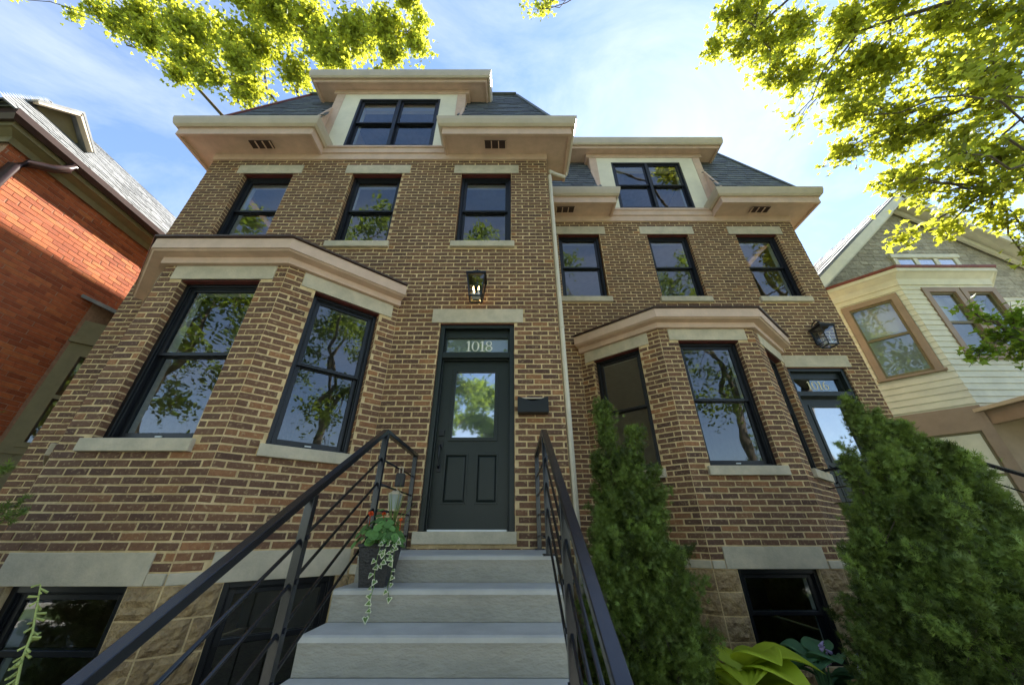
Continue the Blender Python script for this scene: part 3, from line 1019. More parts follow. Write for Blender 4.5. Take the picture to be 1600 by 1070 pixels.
H1 = row_house('1018', -5.31, .61, 0.0, -3.235, (-4.21, -2.33, -.445), -.455, -2.29, -3.31, -1.29,
               'brown brick row house numbered 1018 with two storey front and lit lantern over its door', True, .52)
H2 = row_house('1016', .616, 5.93, 1.4, 2.87, (1.385, 3.235, 5.08), 5.06, 3.2, 2.24, 4.22,
               'brown brick row house numbered 1016 set farther back, junipers in front of it', False, 5.0)

# downspouts
def downspout(H, pts, label=None):
    d = MB()
    for a, b in zip(pts[:-1], pts[1:]):
        d.bar(a, b, .062, .082, up=(0, 1, 0) if abs(b[2] - a[2]) > .3 * abs(b[0] - a[0]) + .3 else (0, 0, 1))
    return d.build('downspout', M['cream'], H, bevel=.008)
ds = MB()
ds.tube([(1.02, .44, 7.72), (1.02, .42, 7.62), (.98, .38, 7.52), (.80, .20, 7.34), (.67, .06, 7.22), (.655, .045, 7.08), (.655, .045, .1)], .034, 8)
ds.tube([(.655, .045, 4.0), (.655, .045, 4.03)], .040, 8)
ds.build('downspout', M['pipe'], H1, smooth=False)
ds = MB()
ds.tube([(-5.72, .9, 7.72), (-5.73, .9, 7.56), (-5.66, .9, 7.42), (-5.42, .9, 7.28), (-5.38, .9, 7.1), (-5.38, .9, .1)], .042, 8)
ds.build('downspout', M['gutter'], H1)
ds = MB()
ds.tube([(6.34, 2.2, 7.72), (6.35, 2.2, 7.56), (6.28, 2.2, 7.42), (6.05, 2.2, 7.28), (6.0, 2.2, 7.1), (6.0, 2.2, .1)], .042, 8)
ds.build('downspout', M['gutter'], H2)

# ------------------------------------------------------------------ steps and railings
LZ, RISE, TREAD = 1.485, .165, .31
def steps(dx, dy, label):
    xa, xb = -1.11 + dx, .325 + dx
    y = dy - .004
    yf = dy - .97
    T = thing('concrete_steps', ((xa + xb) / 2, yf, 0), label, 'steps')
    lv = [(y, yf, LZ)]
    yy, z = yf, LZ
    for k in range(8):
        z -= RISE
        lv.append((yy, yy - TREAD, z))
        yy -= TREAD
    for i, (b, f_, z) in enumerate(lv):
        s = MB()
        # tread with a rounded nosing, its riser a little behind
        prof = [(b, z - RISE), (f_ + .008, z - RISE), (f_ + .004, z - .05), (f_, z - .028), (f_ + .006, z - .008), (f_ + .022, z), (b, z)]
        n = len(prof)
        vs = [(xa, p[0], p[1]) for p in prof] + [(xb, p[0], p[1]) for p in prof]
        s.add(vs, [tuple(range(n)), tuple(range(n, 2 * n))[::-1]] + [(i2, n + i2, n + (i2 + 1) % n, (i2 + 1) % n) for i2 in range(n)])
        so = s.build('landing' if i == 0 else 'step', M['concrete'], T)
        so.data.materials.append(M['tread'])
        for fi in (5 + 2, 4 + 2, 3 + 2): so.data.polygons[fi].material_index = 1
    core = MB()
    for i, (b, f_, z) in enumerate(lv):
        core.box(xa + .01, xb - .01, f_ + .02, b, 0.0, z - RISE - .004)
    core.build('stair_core', M['concrete'], T)
    return T

def railing(x, dy, label):
    zr = LZ + .87
    yw, yp = dy - .03, dy - 1.06
    Rl = thing('stair_railing', (x, yp, LZ), label, 'railing')
    slope = .60
    tops = [(x, yw, zr), (x, yp, zr)]
    yend = yp - 2.45
    zend = zr - (yp - yend) * slope
    tr = MB()
    w_, h_ = .046, .036
    tr.bar(tops[0], (x, yp + .0, zr), w_, h_)
    tr.build('landing_rail', M['iron'], Rl, bevel=.004)
    tr = MB()
    # one mitred sloping rail
    tr.bar((x, yp + .004, zr + .002), (x, yend, zend), w_, h_)
    tr.build('handrail', M['iron'], Rl, bevel=.004)
    posts = [(yw - .03, LZ, zr), (yp + .02, LZ, zr)]
    for yq in (yp - .89, yp - 1.79, yend + .03):
        k = math.ceil((dy - .97 - yq) / TREAD)
        posts.append((yq, LZ - RISE * min(k, 9), zr - (yp - yq) * slope))
    for (yq, za, zb) in posts:
        p = MB()
        p.box(x - .021, x + .021, yq - .021, yq + .021, za, zb - .02)
        p.box(x - .045, x + .045, yq - .045, yq + .045, za, za + .012)
        p.build('post', M['iron'], Rl, bevel=.003)
    for k in range(4):
        dz = .215 + .18 * k
        b = MB()
        b.tube([(x, yp - .001, zr - dz), (x, yend + .03, zend + .016 - dz)], .0085, 8)
        b.build('bar', M['iron'], Rl, smooth=True)
        b = MB()
        b.tube([(x, yw - .03, zr - dz), (x, yp + .02, zr - dz)], .0085, 8)
        b.build('bar', M['iron'], Rl, smooth=True)
        for (yq, za, zb) in posts[2:4]:
            zz = zr - (yp - yq) * slope - dz
            sc_ = MB()
            sc_.tube([(x - .028, yq, zz), (x + .028, yq, zz)], .011, 8)
            sc_.build('bar_socket', M['iron'], Rl)
    return Rl

steps(0, 0, 'grey painted concrete front steps with a planter on them')
railing(-1.03, 0, 'black metal stair railing on the bay window side of the grey steps')
railing(.262, 0, 'black metal stair railing on the downspout side of the grey steps')
steps(5.22, 1.4, 'concrete steps hidden behind the large juniper, below door 1016')
railing(.30 + 5.16, 1.4, 'black metal stair railing right of the large juniper')
railing(-1.03 + 5.22, 1.4, 'black metal stair railing behind the large juniper, bay side of door 1016')

# ------------------------------------------------------------------ wall things
def lantern(x, y, z, lit, label):
    L = thing('wall_lantern', (x, y, z), label, 'lantern', 'wall lanterns over the doors')
    bp = MB()
    bp.box(x - .055, x + .055, y - .022, y, z + .10, z + .40)
    bp.build('back_plate', M['black'], L, bevel=.004)
    arm = MB()
    pts = []
    for i in range(13):
        a = math.pi * i / 12
        pts.append((x, y - .02 - .085 * (1 - math.cos(a)), z + .44 + .075 * math.sin(a)))
    arm.tube([(x, y - .02, z + .36)] + pts, .009, 8)
    arm.build('scroll_arm', M['black'], L, smooth=True)
    cy = y - .175
    wt, wb, zt, zb = .115, .078, z + .33, z
    def ringpts(w, zz): return [(x - w, cy - w, zz), (x + w, cy - w, zz), (x + w, cy + w, zz), (x - w, cy + w, zz)]
    cage = MB()
    T, B = ringpts(wt, zt), ringpts(wb, zb)
    for i in range(4):
        cage.bar(T[i], B[i], .013, .013, up=(0.3, .4, 1))
        cage.bar(T[i], T[(i + 1) % 4], .016, .016)
        cage.bar(B[i], B[(i + 1) % 4], .016, .016)
    m1 = ringpts(wb + (wt - wb) * .22, zb + (zt - zb) * .22)
    for i in range(4):
        cage.bar(m1[i], m1[(i + 1) % 4], .009, .009)
    cage.build('cage', M['black'], L)
    roof = MB()
    e0, e1, e2 = ringpts(wt + .018, zt + .008), ringpts(wt + .012, zt + .035), ringpts(.06, zt + .085)
    roof.add(e0 + e1 + e2, [(3, 2, 1, 0), (0, 1, 5, 4), (1, 2, 6, 5), (2, 3, 7, 6), (3, 0, 4, 7), (4, 5, 9, 8), (5, 6, 10, 9), (6, 7, 11, 10), (7, 4, 8, 11), (8, 9, 10, 11)])
    roof.box(x - .05, x + .05, cy - .05, cy + .05, zt + .085, zt + .108)
    roof.tube([(x, cy, zt + .108), (x, cy, zt + .135)], .016, 8)
    roof.tube([(x, cy, zt + .13), (x, cy, zt + .155)], .022, 8, r1=.006)
    roof.build('lantern_roof', M['black'], L)
    g = MB()
    t2, b2 = ringpts(wt - .004, zt), ringpts(wb - .004, zb)
    for i in range(4):
        g.quad(b2[i], b2[(i + 1) % 4], t2[(i + 1) % 4], t2[i])
    g.build('glass', M['clear'], L)
    cd = MB()
    cd.box(x - .055, x + .055, cy - .055, cy + .055, zb + .035, zb + .042)
    for (ox, oy) in ((-.035, -.03), (.035, -.03), (-.03, .035), (.03, .035)):
        cd.tube([(x + ox, cy + oy, zb + .04), (x + ox, cy + oy, zb + .12)], .010, 8)
    cd.build('candle_cluster', M['white'], L)
    for (ox, oy) in ((-.035, -.03), (.035, -.03), (-.03, .035), (.03, .035)):
        bl = MB()
        zz = zb + .12
        bl.tube([(x + ox, cy + oy, zz), (x + ox, cy + oy, zz + .015), (x + ox, cy + oy, zz + .04), (x + ox, cy + oy, zz + .062)], .009, 8, r1=.003)
        bl.build('bulb', M['flame'] if lit else M['white'], L, smooth=True)
    return L
lantern(-.475, -.004, 4.31, True, 'lit black lantern over the door numbered 1018')
lantern(5.30, 1.396, 4.36, False, 'unlit black lantern over the door numbered 1016')

mbx = thing('mailbox', (.24, -.02, 2.81), 'black wall mailbox with scooped top edge beside door 1018', 'mailbox')
pts = []
for i in range(11):
    t = i / 10
    x = .065 + .35 * t
    z = 3.00 - .055 * math.sin(math.pi * t) ** 1.6
    pts.append((x, z))
fp = [(.065, -.11, 2.815), (.415, -.11, 2.815)] + [(x, -.11, z) for x, z in pts[::-1]]
MB().prism(fp[::-1], (0, .012, 0)).build('front_panel', M['black'], mbx, bevel=.003)
m_ = MB()
m_.box(.065, .415, -.097, -.008, 2.815, 2.83); m_.box(.065, .077, -.097, -.008, 2.83, 2.985); m_.box(.403, .415, -.097, -.008, 2.83, 2.985)
m_.box(.077, .403, -.02, -.008, 2.83, 3.0)
m_.build('box_body', M['black'], mbx)
lid = MB()
lid.add([(.07, -.10, 2.975), (.41, -.10, 2.975), (.41, -.012, 3.012), (.07, -.012, 3.012), (.07, -.10, 2.985), (.41, -.10, 2.985), (.41, -.012, 3.022), (.07, -.012, 3.022)],
        [(3, 2, 1, 0), (4, 5, 6, 7), (0, 1, 5, 4), (1, 2, 6, 5), (2, 3, 7, 6), (3, 0, 4, 7)])
lid.build('lid', M['gutter'], mbx)

lb = thing('key_lockbox', (-1.03, -.55, 1.95), 'dark key lockbox hanging on the landing railing', 'lockbox')
MB().box(-1.045, -.965, -.60, -.545, 1.985, 2.10).build('box_body', M['pot'], lb, bevel=.012)
k_ = MB()
k_.tube([(-1.02, -.572, 2.10), (-1.025, -.572, 2.145), (-1.01, -.572, 2.158), (-.992, -.572, 2.145), (-.99, -.572, 2.10)], .005, 6)
k_.build('shackle', M['gutter'], lb)
sl_ = thing('small_glass_lantern', (-1.05, -.42, 1.60), 'small pale glass lantern hanging inside the landing railing', 'lantern')
g_ = MB(); cx, cy, cz = -1.03, -.56, 1.80
vsT = [(cx - .045, cy - .045, cz + .13), (cx + .045, cy - .045, cz + .13), (cx + .045, cy + .045, cz + .13), (cx - .045, cy + .045, cz + .13)]
vsB = [(cx - .032, cy - .032, cz), (cx + .032, cy - .032, cz), (cx + .032, cy + .032, cz), (cx - .032, cy + .032, cz)]
g_.add(vsB + vsT, [(0, 1, 5, 4), (1, 2, 6, 5), (2, 3, 7, 6), (3, 0, 4, 7), (3, 2, 1, 0)])
g_.build('glass', M['frost'], sl_)
g_ = MB()
for i in range(4):
    g_.bar(vsB[i], vsT[i], .008, .008, up=(.3, .4, 1)); g_.bar(vsT[i], vsT[(i + 1) % 4], .01, .01); g_.bar(vsB[i], vsB[(i + 1) % 4], .012, .012)
g_.add(vsT + [(cx, cy, cz + .175)], [(0, 1, 4), (1, 2, 4), (2, 3, 4), (3, 0, 4)])
g_.tube([(cx, cy, cz + .17), (cx, cy, cz + .19)], .006, 6)
g_.build('frame', M['gutter'], sl_)

# ------------------------------------------------------------------ left neighbour, red brick
NL = thing('red_brick_house', (-9.5, 3, 0), 'orange red brick house on the left with grey shingle roof and brown gutter', 'house')
XW = -7.15
FN = Frame(XW, 0, math.pi / 2)
nw = MB()
wall_sheet(nw, FN, -.9, 10, 0, 6.75, [])
nw.quad((XW - 7, -.9, 0), (XW, -.9, 0), (XW, -.9, 6.75), (XW - 7, -.9, 6.75))
nw.quad((XW, 10, 0), (XW - 7, 10, 0), (XW - 7, 10, 6.75), (XW, 10, 6.75))
nwo = nw.build('wall', M['red_mortar'], NL)
recs = []
brick_face(FN, -.898, 5.2, 1.2, 6.70, [(1.0, 3.0, 0, 5.05)], recs, joint=.007, bl=.215, ch=.0690, depth=.004)
lay_bricks(recs, nwo, M['red_brick'], M['red_brick_one'], bl=.215, joint=.007, ch=.0690, depth=.004)
# eaves: soffit, moulding, gutter
ep = [(XW, 10), (XW, -.9), (XW - 7, -.9)]
MB().sweep(ep, [(.0, 6.50), (.05, 6.46), (.06, 6.56), (.17, 6.60), (.20, 6.60), (.20, 6.74), (.0, 6.78)]).build('eave', M['olive'], NL)
MB().sweep(ep, [(.19, 6.68), (.25, 6.66), (.30, 6.72), (.31, 6.81), (.295, 6.815), (.19, 6.80)]).build('gutter', M['brown_gutter'], NL)
dsn = MB()
dsn.tube([(-6.91, -.42, 6.70), (-6.92, -.43, 6.58), (-6.96, -.52, 6.47), (-7.05, -.68, 6.36), (-7.08, -.76, 6.20), (-7.09, -.77, .1)], .062, 8)
dsn.build('downspout', M['brown_gutter'], NL, smooth=True)
nr = MB()
rz0, rz1, rxe, rxr = 6.80, 9.15, XW + .25, XW - 2.0
nr.add([(rxe, -1.35, rz0), (rxe, 10.4, rz0), (rxr, 10.4, rz1), (rxr, -.1, rz1), (rxr - 5, -.1, rz1), (rxr - 5, -1.35, rz0)],
       [(0, 1, 2, 3), (0, 3, 4, 5)], .5)
nro = nr.build('roof', M['grey_slate'], NL)
sh = MB()
row = 0
tt = 0.0
LS = math.hypot(rz1 - rz0, rxe - rxr)
while tt < LS - .1:
    y = -1.3 + (rz1 - rz0) * 0
    ya = -1.35 + max(0, tt) / LS * 1.25
    x = ya - (row % 2) * .12
    f0, f1 = tt / LS, min(1, (tt + .22) / LS)
    while x < 6.5:
        a, b = max(x, ya), x + .24
        x += .246
        if b - a < .05: continue
        l = random.uniform(.008, .016)
        p = [(rxe + (rxr - rxe) * f0 + l * .8, a, rz0 + (rz1 - rz0) * f0 + l), (rxe + (rxr - rxe) * f0 + l * .8, b, rz0 + (rz1 - rz0) * f0 + l),
             (rxe + (rxr - rxe) * f1, b, rz0 + (rz1 - rz0) * f1 + .003), (rxe + (rxr - rxe) * f1, a, rz0 + (rz1 - rz0) * f1 + .003)]
        q = [(p[0][0] - .01, a, p[0][2] - .02), (p[1][0] - .01, b, p[1][2] - .02)]
        sh.add(p + q, [(0, 1, 2, 3), (4, 5, 1, 0)])
    tt += .15
    row += 1
tag(sh.build('roof_shingles', M['grey_slate'], nro), kind='stuff')
# small gabled dormer on that roof
dn = MB()
dx0, dx1, dyc, dhw = -8.6, -7.74, -.45, .30
dn.add([(dx1, dyc - dhw, 7.55), (dx1, dyc + dhw, 7.55), (dx1, dyc + dhw, 7.74), (dx1, dyc, 8.06), (dx1, dyc - dhw, 7.74),
        (dx0 - .3, dyc - dhw, 7.55), (dx0 - .3, dyc + dhw, 7.55), (dx0 - .3, dyc + dhw, 7.74), (dx0 - .3, dyc, 8.06), (dx0 - .3, dyc - dhw, 7.74)],
       [(0, 1, 2, 3, 4), (1, 6, 7, 2), (5, 0, 4, 9)])
dno = dn.build('dormer', M['olive'], NL)
dr_ = MB()
for sg in (-1, 1):
    dr_.add([(dx1 + .22, dyc, 8.13), (dx1 + .22, dyc + sg * (dhw + .13), 7.68), (dx0 - .4, dyc + sg * (dhw + .13), 7.68), (dx0 - .4, dyc, 8.13),
             (dx1 + .22, dyc, 8.08), (dx1 + .22, dyc + sg * (dhw + .13), 7.63), (dx0 - .4, dyc + sg * (dhw + .13), 7.63), (dx0 - .4, dyc, 8.08)],
            [(0, 1, 2, 3), (7, 6, 5, 4), (0, 4, 5, 1), (1, 5, 6, 2)])
dr_.build('dormer_roof', M['grey_slate'], dno)
rk = MB()
for sg in (-1, 1):
    rk.bar((dx1 + .17, dyc, 8.05), (dx1 + .17, dyc + sg * (dhw + .12), 7.64), .06, .09, up=(1, 0, 0))
rk.build('rake_board', M['gutter'], dno)
# angled bay on its side wall
NBp0, NBp1 = (-7.15, 1.05), (-6.5, 1.6)
nang = math.atan2(NBp1[1] - NBp0[1], NBp1[0] - NBp0[0])
FBN = Frame(*NBp0, nang)
Ln = math.hypot(NBp1[0] - NBp0[0], NBp1[1] - NBp0[1])
nb = MB()
wall_sheet(nb, FBN, 0, Ln, .4, 4.75, [(.16, Ln - .10, 2.75, 4.15)])
nb.quad((-6.5, 1.6, .4), (-6.5, 3.0, .4), (-6.5, 3.0, 4.75), (-6.5, 1.6, 4.75))
nb.quad((-6.5, 3.0, .4), (-7.15, 3.0, .4), (-7.15, 3.0, 4.75), (-6.5, 3.0, 4.75))
nbo = nb.build('side_bay', M['olive'], NL)
for r_ in range(14):
    for c_ in range(5):
        s = c_ * .18 + (r_ % 2) * .09
        z = 2.55 - r_ * .15
        if z < .5: continue
        n = 7
        pts = [FBN(min(s, Ln - .01), .012, z + .16), FBN(min(s, Ln - .01), .014, z + .06)] + \
              [FBN(min(s + .09 - .09 * math.cos(math.pi * i / n), Ln - .005), .016, z + .06 - .07 * math.sin(math.pi * i / n)) for i in range(1, n)] + \
              [FBN(min(s + .18, Ln - .005), .014, z + .06), FBN(min(s + .18, Ln - .005), .012, z + .16)]
        if s + .02 > Ln: continue
        q = MB()
        q.prism(pts, tuple(v * -.012 for v in (FBN.n[0], FBN.n[1], 0)))
        q.build('scalloped_shingle', M['olive'], nbo)
w_n = MB()
for (a, b, p, q) in ((.13, .19, 2.70, 4.20), (Ln - .12, Ln - .06, 2.70, 4.20), (.19, Ln - .12, 4.13, 4.20), (.19, Ln - .12, 2.70, 2.77), (.19, Ln - .12, 3.42, 3.48)):
    w_n.fbox(FBN, a, b, -.08, .03, p, q)
wno = w_n.build('bay_window', M['olive'], NL)
g_ = MB(); g_.quad(FBN(.18, -.03, 2.75), FBN(Ln - .11, -.03, 2.75), FBN(Ln - .11, -.03, 4.15), FBN(.18, -.03, 4.15)); g_.build('pane', M['glass'], wno)
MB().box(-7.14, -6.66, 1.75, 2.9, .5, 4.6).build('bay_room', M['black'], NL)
cb = MB()
cb.fbox(FBN, -.02, Ln + .02, .0, .05, 4.34, 4.44)
cb.build('band_board', M['olive'], nbo)
MB().fbox(FBN, -.02, Ln + .02, .0, .04, 2.60, 2.66).build('band_board', M['olive'], nbo)
rb = MB()
rb.add([(-7.15, .80, 5.12), (-6.25, 1.57, 4.78), (-6.25, 3.1, 4.78), (-7.15, 3.1, 5.3), (-7.15, .80, 5.06), (-6.25, 1.57, 4.72), (-6.25, 3.1, 4.72)],
       [(0, 1, 2, 3), (4, 5, 1, 0), (5, 6, 2, 1), (4, 3, 6, 5)])
rb.build('side_bay_roof', M['grey_slate'], nbo)

# ------------------------------------------------------------------ right neighbour, pale clapboard
NR = thing('clapboard_house', (10.5, 6, 0), 'pale yellow clapboard house on the right with shingled gable', 'house')
YG, YB = 2.88, 2.08
gx, gz, gl, gr_ = 10.45, 9.62, 6.9, 14.2
slope_g = (gz - 6.55) / (gx - gl)
gw = MB()
gw.add([(7.3, YG, 0), (14, YG, 0), (14, YG, 6.5), (gx, YG, gz - .1), (7.3, YG, 6.85), (7.3, YG + 10, 0), (7.3, YG + 10, 6.85)],
       [(0, 1, 2, 3, 4), (5, 0, 4, 6)])
gwo = gw.build('wall', M['siding'], NR)
ws = MB()
z = 6.55
row = 0
while z < gz - .15:
    half = (gz - z) / slope_g - .12
    x = gx - half - (row % 2) * .1
    while x < gx + half:
        wd = random.uniform(.12, .22)
        a, b = max(x, gx - half), min(x + wd - .006, gx + half)
        x += wd
        if b - a < .03: continue
        dd = random.uniform(.014, .022)
        zj = random.uniform(-.008, .004)
        ws.add([(a, YG - dd, z + zj), (b, YG - dd, z + zj), (b, YG - .004, z + .17), (a, YG - .004, z + .17), (a, YG, z + zj), (b, YG, z + zj)],
               [(0, 1, 2, 3), (4, 5, 1, 0), (0, 3, 4), (1, 5, 2)])
    z += .125
    row += 1
tag(ws.build('gable_shingles', M['wood_shingle'], gwo), kind='stuff')
rr = MB()
for sg, xe in ((-1, gl), (1, gr_)):
    ze = gz - abs(xe - gx) * slope_g
    rr.add([(gx, YG - .45, gz + .12), (xe, YG - .45, ze + .12), (xe, YG + 10, ze + .12), (gx, YG + 10, gz + .12),
            (gx, YG - .45, gz + .04), (xe, YG - .45, ze + .04), (xe, YG + 10, ze + .04), (gx, YG + 10, gz + .04)],
           [(0, 1, 2, 3), (7, 6, 5, 4), (0, 4, 5, 1), (1, 5, 6, 2)])
rro = rr.build('roof', M['grey_slate'], NR)
seam = MB()
for k in range(12):
    y = YG - .40 + k * .42
    ze = gz - abs(gl - gx) * slope_g
    seam.bar((gx - .05, y, gz + .11), (gl, y, ze + .135), .03, .03)
seam.build('roof_seam', M['grey_slate'], rro)
rkb = MB()
for xe in (gl, gr_):
    ze = gz - abs(xe - gx) * slope_g
    rkb.bar((gx, YG - .44, gz - .06), (xe, YG - .44, ze - .06), .05, .20, up=(0, 0, 1))
    rkb.bar((gx, YG - .10, gz - .22), (xe, YG - .10, ze - .22), .06, .12, up=(0, 0, 1))
    rkb.bar((gx, YG - .25, gz - .03), (xe, YG - .25, ze - .03), .36, .03, up=(0, 0, 1))
rkb.build('rake_board', M['siding'], NR)
# attic triple window
aw = MB()
for x in (9.67, 10.18, 10.69, 11.20):
    aw.box(x - .05, x + .05, YG - .06, YG + .03, 7.0, 7.72)
aw.box(9.57, 11.30, YG - .09, YG + .03, 7.722, 7.83)
awo = aw.build('attic_window', M['siding'], NR)
for x in (9.67, 10.18, 10.69):
    g_ = MB(); g_.quad((x + .05, YG - .04, 7.0), (x + .46, YG - .04, 7.0), (x + .46, YG - .04, 7.72), (x + .05, YG - .04, 7.72)); g_.build('pane', M['mirror_glass'], awo)
# two-storey bay
bxl, bxr = 8.28, 10.25
FBf = Frame(0, YB, 0)
bang = math.atan2(YG - YB, .85)
FBl = Frame(bxl - .85, YG, -bang)
LBl = math.hypot(.85, YG - YB)
FBr = Frame(bxr, YB, bang)
bm = MB()
wl = (.26, LBl - .20, 4.42, 6.02)
wf1, wf2 = (bxl + .50, bxl + 1.08, 4.62, 6.10), (bxl + 1.31, bxl + 1.86, 4.62, 6.10)
wall_sheet(bm, FBl, 0, LBl, .5, 6.5, [wl])
wall_sheet(bm, FBf, bxl, bxr, .5, 6.5, [wf1, wf2])
wall_sheet(bm, FBr, 0, LBl, .5, 6.5, [])
bmo = bm.build('bay', M['siding'], NR)
def boards(F, s0, s1, holes, parent, z0=3.66, z1=6.28, ch=.125):
    z = z0
    while z < z1 - .02:
        free = [(s0, s1)]
        zm = z + ch / 2
        for (a, b, c, d) in holes:
            if c - .10 < zm < d + .10:
                nf = []
                for (p, q) in free:
                    if b + .11 <= p or a - .11 >= q: nf.append((p, q)); continue
                    if a - .11 > p: nf.append((p, a - .11))
                    if b + .11 < q: nf.append((b + .11, q))
                free = nf
        for (p, q) in free:
            if q - p < .02: continue
            zt = min(z + ch + .01, z1)
            w = MB()
            j = random.uniform(0, .004)
            w.add([F(p, .028 + j, z), F(q, .028 + j, z), F(q, .010, zt), F(p, .010, zt), F(p, .002, z), F(q, .002, z), F(q, .002, zt), F(p, .002, zt)],
                  [(0, 1, 2, 3), (4, 5, 1, 0), (0, 3, 7, 4), (1, 5, 6, 2), (3, 2, 6, 7)])
            w.build('siding_board', M['siding'], parent)
        z += ch
boards(FBl, -.01, LBl + .008, [wl], bmo)
boards(FBf, bxl - .008, bxr, [wf1, (wf1[1], wf2[0], 4.62, 6.1), wf2], bmo)
def wood_window(F, o, parent, split=True, nm='window'):
    a, b, c, d = o
    q = MB()
    for (s0, s1, z0, z1) in ((a - .10, a + .01, c - .06, d + .10), (b - .01, b + .10, c - .06, d + .10), (a + .01, b - .01, d - .01, d + .10), (a - .13, b + .13, c - .10, c - .06)):
        q.fbox(F, s0, s1, -.05, .045 if z1 > c else .08, z0, z1)
    w = q.build(nm, M['taupe'], parent)
    s = MB()
    zm = (c + d) / 2
    for (s0, s1, z0, z1) in ((a + .01, a + .045, c - .06, d - .01), (b - .045, b - .01, c - .06, d - .01), (a + .045, b - .045, d - .05, d - .01), (a + .045, b - .045, c - .06, c), (a + .045, b - .045, zm - .025, zm + .025)):
        s.fbox(F, s0, s1, -.045, .005, z0, z1)
    s.build('sash', M['olive'], w)
    for (z0, z1) in ((c, zm - .025), (zm + .025, d - .05)):
        g = MB(); g.quad(F(a + .045, -.02, z0), F(b - .045, -.02, z0), F(b - .045, -.02, z1), F(a + .045, -.02, z1)); g.build('pane', M['glass'], w)
    bl = MB(); bl.quad(F(a, -.20, zm + .12), F(b, -.20, zm + .12), F(b, -.20, d), F(a, -.20, d)); bl.build('blind', M['white'], w)
    return w
wood_window(FBl, wl, NR)
wood_window(FBf, wf1, NR)
wood_window(FBf, wf2, NR)
MB().box(bxl - .2, bxr + .2, YB + .9, YB + .95, .5, 6.4).build('bay_room', M['room'], NR)
bp = [(bxr + .85, YG), (bxr, YB), (bxl, YB), (bxl - .85, YG)]
MB().sweep(bp, [(-.02, 6.28), (.04, 6.28), (.05, 6.42), (.16, 6.52), (.20, 6.52), (.20, 6.60), (-.02, 6.62)]).build('bay_frieze', M['siding'], bmo)
brr = MB().sweep(bp, [(-.02, 6.622), (.215, 6.602), (.23, 6.63), (.23, 6.66), (-.02, 6.72)])
brr.build('bay_roof', M['red_metal'], bmo)
# upper wall boards right of the bay and the low porch
FG = Frame(0, YG, 0)
boards(FG, bxr + .85, 13.9, [], gwo, 3.5, 6.5, .14)
pr = MB()
pr.add([(8.2, YG, 3.50), (14, YG, 3.50), (14, -.2, 3.50), (8.2, -.2, 3.50), (8.2, YG, 3.56), (14, YG, 3.9), (14, -.2, 3.6), (8.2, -.2, 3.56)],
       [(3, 2, 1, 0), (4, 5, 6, 7), (0, 1, 5, 4), (1, 2, 6, 5), (2, 3, 7, 6), (3, 0, 4, 7)])
pro = pr.build('porch_roof', M['gutter'], NR)
pb = MB()
pb.box(8.3, 8.42, -.1, YG - .4, 3.27, 3.497); pb.box(8.42, 14, -.1, .05, 3.27, 3.497)
pb.build('porch_beam', M['taupe'], pro)
pp = MB()
pp.box(8.30, 8.44, 1.02, 1.16, 0, 3.265); pp.box(8.28, 8.46, 1.0, 1.18, 3.1, 3.2)
pp.build('porch_post', M['siding'], pro)
lw_ = (.16, LBl - .12, 1.75, 3.20)
wood_window(FBl, lw_, NR, nm='porch_window')
lo = MB()
lo.fbox(FBl, -.02, .055, 0, .03, .5, 3.62); lo.fbox(FBl, LBl - .02, LBl + .02, 0, .035, .5, 3.62); lo.fbox(FBl, .055, LBl - .02, 0, .025, 3.30, 3.62); lo.fbox(FBl, .055, LBl - .02, 0, .022, .5, 1.62)
lo.fbox(FBf, bxl + .0, bxr, 0, .022, .5, 3.60)
lo.build('porch_panelling', M['taupe'], bmo)

# ------------------------------------------------------------------ trees
def leaf_template(kind):
    if kind == 'maple':
        o = [(0, 0), (.16, .02), (.46, -.12), (.36, .16), (.52, .36), (.24, .40), (.14, .56), (.0, 1.0), (-.14, .56), (-.24, .40), (-.52, .36), (-.36, .16), (-.46, -.12), (-.16, .02)]
    else:
        o = [(0, 0), (.26, .22), (.30, .5), (.16, .8), (0, 1.0), (-.16, .8), (-.30, .5), (-.26, .22)]
    n = len(o)
    TV = np.array([(0, .38, .02)] + [(x, y, -.10 * abs(x) - .10 * y * y) for x, y in o])
    TF = np.array([(0, 1 + i, 1 + (i + 1) % n) for i in range(n)])
    return TV, TF
LEAF_M = leaf_template('maple')
LEAF_O = leaf_template('oval')

def limb_curve(a, b, sag=0.0, n=7, wob=.12):
    a, b = Vector(a), Vector(b)
    L = (b - a).length
    pts = []
    for i in range(n):
        t = i / (n - 1)
        p = a.lerp(b, t) + Vector((random.uniform(-1, 1), random.uniform(-1, 1), random.uniform(-1, 1))) * wob * L * .12 * (1 if 0 < i < n - 1 else 0)
        p.z += sag * L * math.sin(math.pi * t)
        pts.append(p)
    return pts

